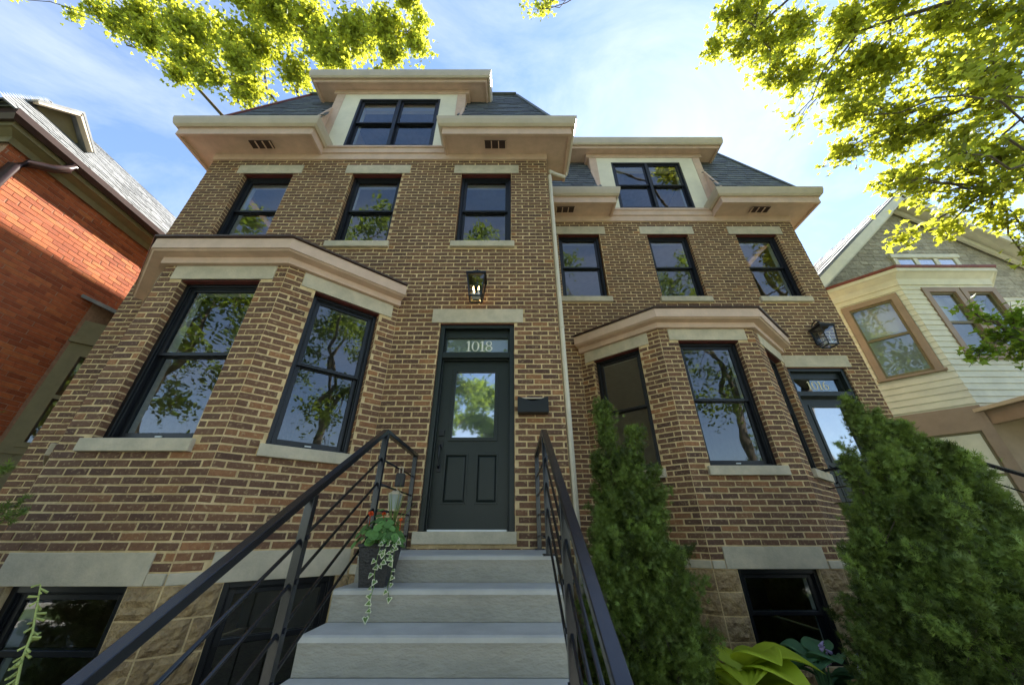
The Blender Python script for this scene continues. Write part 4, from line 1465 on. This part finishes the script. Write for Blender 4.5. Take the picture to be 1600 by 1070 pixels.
def tree(name, label, base, fork, limbs, clusters, leaf, leaf_mat, size, per, rad, group=None, singles=0, tr=.22, cat='tree', tilt=.9):
    """limbs: end points reached from the fork; clusters: (centre, radius, count)"""
    T = thing(name, base, label, cat, group)
    tb = MB()
    tb.tube(limb_curve(base, fork, 0, 6, .25), tr, 9, r1=tr * .6)
    tb.build('trunk', M['bark'], T, smooth=True)
    lb_ = MB()
    ends = []
    for e in limbs:
        pts = limb_curve(fork, e, .06, 8, .5)
        lb_.tube(pts, tr * .42, 6, r1=.02)
        ends += pts[2:]
    P, tw = [], 0
    for (c, r, n) in clusters:
        c = Vector(c)
        near = min(ends, key=lambda p: (p - c).length)
        q = limb_curve(near, c, .03, 6, .6)
        lb_.tube(q, .022, 5, r1=.008)
        # twigs and their leaves
        nt_ = max(3, n // per)
        for k in range(nt_):
            d = Vector((random.gauss(0, 1), random.gauss(0, 1), random.gauss(0, .7)))
            d = d.normalized() * r * random.uniform(.25, 1.0)
            st = q[random.randint(2, 5)].lerp(c, .5)
            en = c + d
            if k < 30:
                lb_.tube([st, st.lerp(en, .5) + Vector((0, 0, .03)), en], .006, 3, r1=.002)
            m = n // nt_
            for j in range(m):
                t = random.uniform(.35, 1.08)
                P.append(tuple(st.lerp(en, t) + Vector((random.gauss(0, rad), random.gauss(0, rad), random.gauss(0, rad)))))
    lb_.build('limb', M['bark'], T, smooth=True)
    P = np.array(P)
    n = len(P)
    rot = rand_rot(n, tilt)
    scl = RNG.uniform(.65, 1.25, n) * size
    tint = RNG.uniform(0, 1, n)
    if singles:
        # the leaves nearest the camera are separate objects
        dcam = np.linalg.norm(P - np.array([0, -D0, ZC]), axis=1)
        vis = np.array([(lambda q: q is not None and abs(q[0]) < 820 and abs(q[1]) < 555)(proj(p)) for p in P])
        order = np.argsort(np.where(vis, dcam, 1e9))[:singles]
    else:
        order = np.array([], int)
    rest = np.setdiff1d(np.arange(n), order)
    V, Fc = scatter(leaf[0], leaf[1], P[rest], rot[rest], scl[rest])
    cr = np_mesh('crown', V, Fc, leaf_mat, T, np.repeat(tint[rest], len(leaf[1])))
    tag(cr, kind='stuff')
    if singles:
        mes = []
        for k in range(5):
            me = bpy.data.meshes.new('leaf')
            me.from_pydata([tuple(v) for v in leaf[0]], [], [tuple(int(i) for i in f) for f in leaf[1]])
            at = me.attributes.new('tint', 'FLOAT', 'FACE')
            at.data.foreach_set('value', [k / 4] * len(leaf[1]))
            me.materials.append(leaf_mat)
            me.update()
            mes.append(me)
        for i in order:
            o = bpy.data.objects.new('leaf', mes[int(i) % 5])
            Mx = Matrix(rot[i].tolist()).to_4x4()
            o.matrix_world = Matrix.Translation(P[i]) @ Mx @ Matrix.Scale(float(scl[i]), 4)
            COL.objects.link(o)
            o.parent = cr
            o.matrix_parent_inverse = Matrix.Identity(4)
            r = root_of(T)
    return T

def blob(c, n, r, cnt):
    return [((c[0] + random.gauss(0, r), c[1] + random.gauss(0, r), c[2] + random.gauss(0, r * .6)), random.uniform(.6, 1.1), cnt) for _ in range(n)]

# tall tree behind the left gap: its crown shows above the roofs
cl = []
for (x, y, z, r, n) in [(-16.07, 1.71, 19.52, 0.64, 200), (-14.98, 1.88, 18.79, 0.73, 300), (-14.32, 1.9, 19.39, 0.85, 420), (-13.78, 2.21, 17.98, 0.73, 330), (-12.81, 2.46, 17.11, 0.57, 220), (-12.98, 2.09, 18.83, 0.99, 520), (-12.56, 2.01, 20.03, 1.03, 520), (-11.85, 2.42, 17.6, 0.97, 520), (-11.3, 2.76, 16.13, 0.7, 330), (-10.58, 2.93, 15.6, 0.56, 240), (-10.36, 2.61, 16.83, 0.9, 520), (-10.96, 2.25, 18.74, 1.05, 560), (-10.26, 2.07, 19.92, 1.08, 560), (-9.49, 2.84, 15.98, 0.61, 260), (-9.43, 2.48, 17.49, 0.97, 520), (-8.97, 2.19, 18.85, 1.05, 560), (-8.34, 2.59, 17.28, 0.77, 380), (-8.21, 2.07, 19.92, 1.08, 560), (-7.42, 2.35, 18.35, 0.99, 500), (-6.77, 2.59, 17.28, 0.63, 260), (-6.45, 2.1, 19.43, 1.06, 520), (-5.89, 2.42, 18.01, 0.83, 400), (-4.98, 2.13, 18.96, 0.95, 460), (-4.63, 2.47, 17.72, 0.58, 240), (-3.86, 2.19, 18.85, 0.7, 280), (-3.31, 2.4, 18.06, 0.34, 80), (-4.07, 1.96, 19.9, 0.66, 240), (-6.29, 2.76, 16.96, 0.48, 160), (-5.08, 2.65, 17.17, 0.44, 130), (-17.56, 1.72, 19.72, 0.35, 60), (-18.93, 1.71, 19.74, 0.4, 60), (-5.64, 1.88, 20.26, 1.03, 400), (-9.76, 2.01, 20.86, 1.16, 500), (-13.98, 1.92, 21.02, 1.16, 500)]:
    cl.append(((x, y + random.gauss(0, .4), z), r * 1.05, int(n * 1.8)))
tree('tall_shade_tree', 'tall yellow green tree whose crown shows above the left roofs', (-9.3, 8.5, 0), (-9.6, 6.0, 15),
     [(-15.5, 2.2, 19.2), (-12.5, 2.4, 19), (-10.2, 2.5, 19.0), (-8.2, 2.5, 19.2), (-6.0, 2.5, 19.3), (-4.2, 2.4, 19.2)], cl, LEAF_M, M['leaf_yellow'], .155, 10, .12, tr=.24)

# street tree on the right reaching over the houses
cr_ = []
for (x, y, z, r, n) in [(4.69, 0.05, 11.48, 0.3, 70), (5.11, -0.27, 12.08, 0.51, 170), (5.13, -0.01, 11.18, 0.44, 130), (5.78, -0.45, 12.41, 0.6, 230), (5.86, -0.15, 11.44, 0.62, 250), (5.93, 0.06, 10.63, 0.4, 120), (6.43, -0.48, 11.63, 0.66, 280), (6.47, -0.17, 10.64, 0.61, 260), (6.64, 0.09, 9.75, 0.43, 140), (7.05, -0.63, 11.06, 0.68, 300), (7.05, -0.27, 9.99, 0.61, 280), (7.19, 0.1, 9.3, 0.47, 150), (6.48, 0.45, 8.87, 0.35, 110), (6.92, 0.45, 8.66, 0.4, 130), (7.56, -0.87, 10.66, 0.64, 300), (7.58, -0.49, 9.75, 0.63, 280), (7.47, -0.12, 8.87, 0.5, 200), (7.39, 0.33, 8.25, 0.43, 150), (7.98, -0.98, 10.04, 0.63, 280), (7.85, -0.65, 9.01, 0.59, 240), (7.8, -0.17, 8.34, 0.5, 180), (7.74, 0.26, 7.75, 0.41, 120), (7.62, 0.52, 7.28, 0.31, 80), (7.16, 0.59, 7.56, 0.27, 60), (6.91, 0.8, 7.17, 0.27, 44), (8.29, -1.11, 9.43, 0.61, 240), (8.13, -0.78, 8.4, 0.57, 210), (8.02, -0.38, 7.68, 0.51, 160), (8.06, 0.06, 7.28, 0.43, 120), (7.96, 0.43, 6.82, 0.39, 90), (7.5, 0.67, 6.59, 0.26, 50), (7.67, 0.7, 6.31, 0.23, 44), (8.39, -1.24, 8.83, 0.57, 200), (8.15, -0.94, 7.86, 0.53, 150), (8.1, -0.55, 7.14, 0.47, 130), (8.09, -0.14, 6.6, 0.4, 90), (8.19, 0.3, 6.43, 0.33, 70), (8.39, 0.24, 6.13, 0.32, 60), (8.45, 0.54, 5.57, 0.25, 44), (5.85, -1.54, 6.03, 0.31, 34), (5.64, -1.54, 6.46, 0.29, 26), (5.79, -1.86, 6.21, 0.29, 30), (5.96, -1.88, 7.09, 0.32, 26), (0.91, 0.64, 16.26, 0.4, 60), (0.5, 0.71, 16.14, 0.2, 24), (5.99, 0.53, 9.36, 0.17, 10), (6.12, 0.56, 9.29, 0.11, 8)]:
    cr_.append(((x, y + random.gauss(0, .25), z), r * 1.05, int(n * 1.8)))
tree('street_tree', 'leafy street tree with yellow green lobed leaves overhanging the upper right', (10.8, -6.2, 0), (10.2, -4.4, 6.0),
     [(8.4, -1.2, 9.6), (7.2, -.6, 10.8), (5.6, -.3, 11.8), (8.2, -.8, 8.2), (8.2, .1, 6.8), (3.0, -.2, 14.5)], cr_, LEAF_M, M['leaf_yellow'], .115, 9, .10, singles=300, tr=.24)

# small maple by the right-hand porch
mp_ = [((7.35, .62, 4.25), .30, 190), ((6.95, .75, 3.98), .24, 110), ((7.7, .6, 4.5), .35, 200), ((6.98, .5, 4.66), .16, 40), ((7.7, .75, 4.05), .32, 170), ((8.2, .6, 4.3), .4, 160), ((8.3, .6, 3.7), .4, 120), ((7.3, .6, 4.55), .2, 60)]
tree('small_maple', 'small green maple with fine leaves in front of the clapboard house', (9.2, .8, 0), (8.9, .7, 3.0), [(7.5, .65, 4.2), (8.2, .6, 4.4), (8.1, .7, 3.7)], mp_,
     LEAF_M, M['leaf_maple'], .085, 8, .05, tr=.08)

# trees over the street, seen mirrored in the panes
for i, (x, y, h, rr_, nm) in enumerate(((-13.4, -9.8, 18, 4.2, 'leftmost kerbside tree behind the camera'), (-8.2, -10.2, 20, 3.7, 'tall kerbside tree behind the camera, mirrored in the bay of house 1018'),
                                    (-3.3, -10.6, 19, 3.8, 'kerbside tree behind the camera, mirrored in the glass of door 1018'), (3.4, -11, 19, 3.8, 'kerbside tree behind the camera, mirrored in the bay of house 1016'),
                                    (10.6, -10.4, 18, 4.0, 'rightmost kerbside tree behind the camera'),
                                    (-9, -23, 16, 5, 'left one of three big trees on the far side of the street'), (-1, -22.5, 15, 5, 'middle one of three big trees on the far side of the street'),
                                    (8, -24, 16, 5, 'right one of three big trees on the far side of the street'))):
    cs = []
    for k in range(34):
        d = Vector((random.gauss(0, 1), random.gauss(0, 1), random.gauss(0, 1))).normalized() * random.uniform(.3, 1)
        cs.append(((x + d.x * rr_, y + d.y * rr_, h * .58 + d.z * h * .40), 1.1, 200))
    tree('roadside_tree', nm, (x, y, 0), (x, y, h * .38), [(x - 2.5, y + 1, h * .7), (x + 2.5, y + .6, h * .72), (x, y - 1, h * .9), (x + .4, y + 2.2, h * .62)],
         cs, LEAF_O, M['leaf_green'], .20 if y > -15 else .42, 12, .20, group='street trees mirrored in the windows', tr=.28)

# ------------------------------------------------------------------ junipers
def juniper(label, base, leaders, dens=1.0, group='junipers by the steps'):
    """leaders: (x, y, ztop, radius); every leader carries ascending branchlets feathered with scale sprays"""
    T = thing('juniper', base, label, 'shrub', group)
    tk = MB()
    tv, tf = [], []
    for (y0, ln, an) in ((0, .030, .9), (0, .030, -.9), (.008, .032, .5), (.008, .032, -.5), (.014, .030, .0), (.004, .026, 1.5), (.004, .026, -1.5)):
        b0 = len(tv)
        sx, sy = math.sin(an), math.cos(an)
        tv += [(-sy * .0028, y0 + sx * .0028, 0), (sy * .0028, y0 - sx * .0028, 0), (sx * ln, y0 + sy * ln, .006 * math.sin(3 * an))]
        tf.append((b0, b0 + 1, b0 + 2))
    TV, TF = np.array(tv), np.array(tf)
    P, Rm, S, TI = [], [], [], []
    for (x, y, zt, r) in leaders:
        z0 = .05
        H_ = zt - z0
        tk.tube([(base[0] * .4 + x * .6, base[1] * .4 + y * .6, 0), (x, y, z0 + H_ * .5), (x, y, zt - .10)], .028, 6, r1=.004)
        nb = int(105 * dens * H_ * (r / .4))
        for i in range(nb):
            t = random.random() ** .85
            if t > .97: t = .97
            zb_ = z0 + H_ * t * .94
            a = random.uniform(0, 2 * math.pi)
            prof = r * (1 - t) ** .7 * (1 if t > .12 else .6 + t * 3.3)
            Lb = (prof * random.uniform(.45, 1.25) + .12) * (1.55 if random.random() < .12 else 1)
            out = Vector((math.cos(a), math.sin(a), 0))
            rise = random.uniform(.7, 1.5)
            p0 = Vector((x, y, zb_)) + out * prof * .12
            tip = p0 + out * Lb * .85 + Vector((0, 0, rise * Lb * .75))
            if t > .8: tip = p0 + out * Lb * .3 + Vector((0, 0, Lb * .9))
            if i % 3 == 0: tk.tube([p0, tip], .005, 3, r1=.002)
            shade = random.gauss(.42, .28)
            ax = (tip - p0).normalized()
            m = int(95 * (Lb / .4) ** .8) + 24
            for k in range(m):
                f = random.random() ** .75
                c = p0.lerp(tip, .12 + .9 * f)
                sp = .042 * (1 - f) + .012
                c += Vector((random.gauss(0, sp), random.gauss(0, sp), random.gauss(0, sp)))
                d = (ax * .6 + Vector((random.gauss(0, .6), random.gauss(0, .6), random.gauss(.1, .5)))).normalized()
                u = d.cross(Vector((random.gauss(0, 1), random.gauss(0, 1), random.gauss(0, 1)))).normalized()
                w = u.cross(d)
                P.append(tuple(c))
                Rm.append(((u.x, d.x, w.x), (u.y, d.y, w.y), (u.z, d.z, w.z)))
                S.append(random.uniform(.7, 1.3))
                TI.append(min(1, max(0, shade + random.gauss(0, .10))))
    tk.build('stem', M['bark'], T)
    V, Fc = scatter(TV, TF, np.array(P), np.array(Rm), np.array(S))
    tag(np_mesh('foliage', V, Fc, M['juniper'], T, np.repeat(np.array(TI), len(TF))), kind='stuff')
    print('juniper sprays', len(P))
    return T
def plumes(n, cx, cy, rx, ry, ztop, drop, r, tilt=0.0):
    out = []
    for k in range(n):
        a, q = k * 2.4, math.sqrt((k + .3) / n)
        x, y = cx + rx * q * math.cos(a), cy + ry * q * math.sin(a)
        out.append((x, y, ztop - drop * q ** 1.2 * random.uniform(.75, 1.15) + tilt * (x - cx), r * random.uniform(.8, 1.25)))
    return out
juniper('slim upright juniper between the grey steps and the bay of house 1016', (1.05, -.35, 0),
        [(.97, -.30, 2.98, .20), (1.27, -.28, 2.70, .20)] + plumes(13, 1.04, -.38, .36, .34, 2.45, 1.30, .20), .85)
juniper('large bushy juniper hiding the steps of house 1016', (3.3, -.82, 0),
        [(3.14, -.80, 2.86, .22), (3.34, -.74, 2.66, .20), (3.50, -.78, 2.60, .24), (3.62, -.80, 2.45, .24), (3.86, -.84, 2.2, .2), (2.86, -.84, 2.25, .22), (3.72, -.9, 2.35, .2)]
        + plumes(22, 3.30, -.86, .66, .55, 2.35, 1.25, .27, -.22), .72)
juniper('juniper at the left picture edge with only its twig tips showing', (-3.62, -1.75, 0), [(-3.62, -1.75, 2.62, .42), (-3.75, -1.6, 2.3, .4)], .6)

# ------------------------------------------------------------------ hostas, flower stalk
def hosta_leaf(mb, base, dirv, L, wd, droop, ribs=7):
    """broad ribbed leaf"""
    d = Vector(dirv).normalized()
    side = d.cross(Vector((0, 0, 1))).normalized()
    n = 9
    vs, fs = [], []
    b = Vector(base)
    m = ribs * 2 + 1
    for i in range(n):
        t = i / (n - 1)
        p = b + d * L * t + Vector((0, 0, -droop * L * t * t))
        w = wd * (math.sin(math.pi * (t ** .62)) ** .85 if 0 < t < 1 else 0.02)
        for k in range(m):
            s = (k / (m - 1) - .5) * 2
            up = -.22 * abs(s) * w * -1 + (.012 if k % 2 else -.006) * math.sin(math.pi * t) + .02 * math.sin(t * 9 + s * 3) * w
            vs.append(tuple(p + side * s * w + Vector((0, 0, up))))
    for i in range(n - 1):
        for k in range(m - 1):
            a = i * m + k
            fs.append((a, a + 1, a + m + 1, a + m))
    mb.add(vs, fs)

def hosta(label, c, leaves, m, flowers=None):
    T = thing('hosta', c, label, 'plant')
    for (a, L, wd, el, dr, h) in leaves:
        mb = MB()
        d = (math.cos(a) * math.cos(el), math.sin(a) * math.cos(el), math.sin(el))
        b = (c[0] + .05 * math.cos(a), c[1] + .05 * math.sin(a), c[2] + h)
        st = Vector(b)
        hosta_leaf(mb, b, d, L, wd, dr)
        o = mb.build('leaf', m, T, smooth=True)
        sk = MB()
        sk.tube([(c[0], c[1], c[2]), tuple((Vector(c) + st) / 2 + Vector((0, 0, .03))), b], .008, 6)
        sk.build('leaf_stalk', m, o)
    if flowers:
        for (x, y, z) in flowers:
            s = MB()
            s.tube([c, ((c[0] + x) / 2, (c[1] + y) / 2, (c[2] + z) / 2 + .04), (x, y, z)], .006, 6)
            so = s.build('flower_stalk', m, T)
            for k in range(9):
                a = random.uniform(0, 6.28)
                p = Vector((x, y, z - .016 * k))
                d = Vector((math.cos(a), math.sin(a), -.6)).normalized()
                f = MB()
                f.tube([p, p + d * .02, p + d * .045], .004, 6, r1=.013)
                f.build('blossom', M['petal_lilac'], so)
    return T
hosta('yellow green hosta under the basement window of house 1016', (1.74, -.42, .29),
      [(-1.1, .52, .20, .55, .55, .42), (-.35, .55, .22, .50, .5, .46), (-2.0, .46, .19, .6, .5, .40), (-2.9, .42, .16, .7, .5, .36), (.4, .42, .17, .6, .5, .42), (-1.6, .5, .22, .25, .5, .26), (-.6, .5, .22, .3, .5, .28), (2.2, .4, .18, .6, .5, .3), (-2.5, .5, .22, .3, .5, .30), (-.05, .52, .22, .35, .5, .34), (-1.3, .44, .20, .75, .5, .46), (1.2, .4, .17, .7, .5, .4)],
      M['hosta_y'])
hosta('blue green hosta with lilac flowers right of the yellow green hosta', (2.40, -.32, .31),
      [(-.9 + .55 * k, random.uniform(.26, .36), random.uniform(.11, .15), random.uniform(.35, .8), .5, random.uniform(.26, .46)) for k in range(11)],
      M['hosta_b'], [(2.38, -.48, .90), (2.62, -.46, .82)])
fs = thing('hosta_flower_stalk', (-2.35, -1.85, 0), 'tall pale flower stalk gone to seed before the left basement window', 'plant')
sp = [Vector((-2.02, -1.95, 0)), Vector((-2.05, -1.93, .5)), Vector((-2.10, -1.90, .98)), Vector((-2.20, -1.86, 1.12)), Vector((-2.24, -1.84, 1.22)), Vector((-2.30, -1.83, 1.33)), Vector((-2.33, -1.83, 1.40))]
s = MB(); s.tube(sp, .008, 6, r1=.003); s.build('stem', M['bud'], fs, smooth=True)
for k in range(34):
    t = k / 33
    p = sp[2].lerp(sp[3], t * 3) if t < .33 else (sp[3].lerp(sp[4], (t - .33) * 3) if t < .66 else sp[4].lerp(sp[6], (t - .66) * 3))
    a = random.uniform(0, 6.28)
    d = Vector((math.cos(a), math.sin(a), random.uniform(-.9, .2))).normalized()
    b = MB(); b.tube([p, p + d * .014, p + d * random.uniform(.026, .04)], .0035, 5, r1=.0055)
    b.build('bud', M['bud'], fs)
for k in range(6):
    mb = MB(); a = k * 1.05
    hosta_leaf(mb, (-2.02, -1.95, .12), (math.cos(a), math.sin(a), .7), .34, .12, .7)
    mb.build('leaf', M['hosta_b'], fs, smooth=True)

# ------------------------------------------------------------------ planter on the step
PX, PY, PZ = -.90, -1.135, LZ - RISE
pl = thing('planter', (PX, PY, PZ), 'dark hammered square planter on the second step by the left railing', 'planter')
pm = MB()
w0, w1, hh = .082, .112, .225
def sq(w, z): return [(PX - w, PY - w, z), (PX + w, PY - w, z), (PX + w, PY + w, z), (PX - w, PY + w, z)]
rings = [sq(w0, PZ), sq(w1, PZ + hh), sq(w1 + .006, PZ + hh), sq(w1 + .006, PZ + hh + .018), sq(w1 - .012, PZ + hh + .018), sq(w1 - .016, PZ + hh - .03)]
vs = [p for r_ in rings for p in r_]
fc = [(3, 2, 1, 0)]
for i in range(len(rings) - 1):
    for k in range(4):
        fc.append((i * 4 + k, i * 4 + (k + 1) % 4, (i + 1) * 4 + (k + 1) % 4, (i + 1) * 4 + k))
pm.add(vs, fc)
pm.build('pot', M['pot'], pl, bevel=.004)
MB().box(PX - w1 + .017, PX + w1 - .017, PY - w1 + .017, PY + w1 - .017, PZ + hh - .035, PZ + hh - .012).build('potting_soil', M['soil'], pl)
zt = PZ + hh
def round_leaf(r, lob=7):
    n = 14
    v = [(0, 0, 0)] + [(r * (1 + .10 * math.cos(lob * 2 * math.pi * i / n)) * math.cos(2 * math.pi * i / n), r * math.sin(2 * math.pi * i / n), r * .18) for i in range(n)]
    return v, [(0, 1 + i, 1 + (i + 1) % n) for i in range(n)]
ger = thing('geranium', (PX, PY, zt), 'green leafy geranium with orange red flowers in the planter', 'plant')
for k in range(140):
    a, rr_ = random.uniform(0, 6.28), random.random() ** .5
    p = Vector((PX + math.cos(a) * rr_ * .17 - .02, PY + math.sin(a) * rr_ * .15, zt + .02 + .17 * (1 - rr_ * rr_) * random.uniform(.5, 1.1) + random.uniform(-.03, .02)))
    n = Vector((math.cos(a) * rr_ * 1.2, math.sin(a) * rr_ * 1.2 - .25, .8)).normalized()
    q = n.to_track_quat('Z', 'Y').to_matrix()
    v, f = round_leaf(random.uniform(.014, .033))
    mb = MB()
    mb.add([tuple(q @ Vector(x) + p) for x in v], f, random.random())
    lf_ = mb.build('leaf', M['leaf_pot'], ger)
st = MB()
for k in range(10):
    a = random.uniform(0, 6.28)
    st.tube([(PX, PY, zt - .02), (PX + .05 * math.cos(a), PY + .05 * math.sin(a), zt + .06), (PX + .11 * math.cos(a), PY + .1 * math.sin(a), zt + .12)], .004, 5)
st.build('stems', M['leaf_pot'], ger)
for (ox, oy, oz, r_) in ((-.10, -.03, .20, .022), (-.01, -.02, .20, .016), (.11, .0, .165, .013)):
    fl = MB()
    c0 = Vector((PX + ox, PY + oy, zt + oz))
    for k in range(16):
        d = Vector((random.gauss(0, 1), random.gauss(0, 1), random.gauss(.4, 1))).normalized()
        q = d.to_track_quat('Z', 'Y').to_matrix()
        v, f = round_leaf(r_ * .42, 5)
        fl.add([tuple(q @ Vector(x) + c0 + d * r_ * .7) for x in v], f, random.random())
    fl.tube([c0 - Vector((0, 0, .12)), c0], .003, 5, tint=0)
    fl.build('flower_head', M['petal_red'], ger)
sg_ = thing('spiky_grass', (PX + .02, PY + .05, zt), 'thin spiky grass rising from the back of the planter', 'plant')
for k in range(16):
    a = random.uniform(-1.0, 1.0) + (math.pi / 2 if k % 3 else -.2)
    L = random.uniform(.28, .48)
    b0 = Vector((PX + .04, PY + .05, zt))
    hx = random.uniform(-.10, .26)
    pts = [b0 + Vector((hx * t ** 1.5, -.05 * t * random.uniform(.5, 1), L * t * (1 - .28 * t * abs(hx) * 4))) for t in (0, .25, .5, .75, 1)]
    mb = MB()
    wv = .005
    vs = []
    for i, p in enumerate(pts):
        w = wv * (1 - i / 4.3)
        vs += [tuple(p + Vector((-w, 0, 0))), tuple(p + Vector((0, -w * .6, 0))), tuple(p + Vector((w, 0, 0)))]
    mb.add(vs, [(i * 3 + j, i * 3 + j + 1, i * 3 + j + 4, i * 3 + j + 3) for i in range(4) for j in range(2)])
    mb.build('blade', M['blade'], sg_)
iv = thing('trailing_ivy', (PX + .08, PY - .1, zt), 'variegated cream and green ivy trailing over the front of the planter', 'plant')
def ivy_leaf(p, n, roll, s, parent):
    o = [(0, -.1), (.30, -.32), (.62, -.1), (.44, .22), (.30, .52), (0, 1.0), (-.30, .52), (-.44, .22), (-.62, -.1), (-.30, -.32)]
    q = n.to_track_quat('Z', 'Y').to_matrix() @ Matrix.Rotation(roll, 3, 'Z')
    m1, m2 = MB(), MB()
    m1.add([tuple(q @ Vector((0, .2 * s, .003)) + p)] + [tuple(q @ Vector((x * s, y * s, -.12 * s * abs(x))) + p) for x, y in o], [(0, 1 + i, 1 + (i + 1) % 10) for i in range(10)], random.random())
    m2.add([tuple(q @ Vector((0, .2 * s, .005)) + p)] + [tuple(q @ Vector((x * s * .66, (y - .2) * s * .66 + .2 * s, .002 - .1 * s * abs(x))) + p) for x, y in o], [(0, 1 + i, 1 + (i + 1) % 10) for i in range(10)], random.random())
    lo = m1.build('leaf', M['ivy_edge'], parent)
    m2.build('leaf_centre', M['ivy'], lo)
for (sx, sy, drop, n) in ((.045, -.135, .36, 13), (.135, -.10, .27, 10), (.085, -.13, .10, 7), (.12, -.12, .06, 6)):
    top_ = Vector((PX + sx - .01, PY + sy + .04, zt + .05))
    pts = [top_, Vector((PX + sx, PY + sy - .02, zt + .02))] + [Vector((PX + sx + random.uniform(-.012, .012), PY + sy - .02 - .006 * k, zt - drop * k / 5)) for k in range(1, 6)]
    vmb = MB(); vmb.tube(pts, .0025, 5); vmb.build('vine', M['ivy'], iv)
    for k in range(n):
        t = k / (n - 1)
        i = min(int(t * 6), 5)
        p = pts[i].lerp(pts[i + 1], t * 6 - i) + Vector((random.choice((-1, 1)) * random.uniform(.004, .02), -.008, 0))
        ivy_leaf(p, Vector((random.gauss(0, .35), -1, random.uniform(.1, .7))), random.uniform(1.8, 4.4), random.uniform(.020, .034), iv)

# ------------------------------------------------------------------ bricks and leaves live in world space under their wall
bpy.context.view_layer.update()
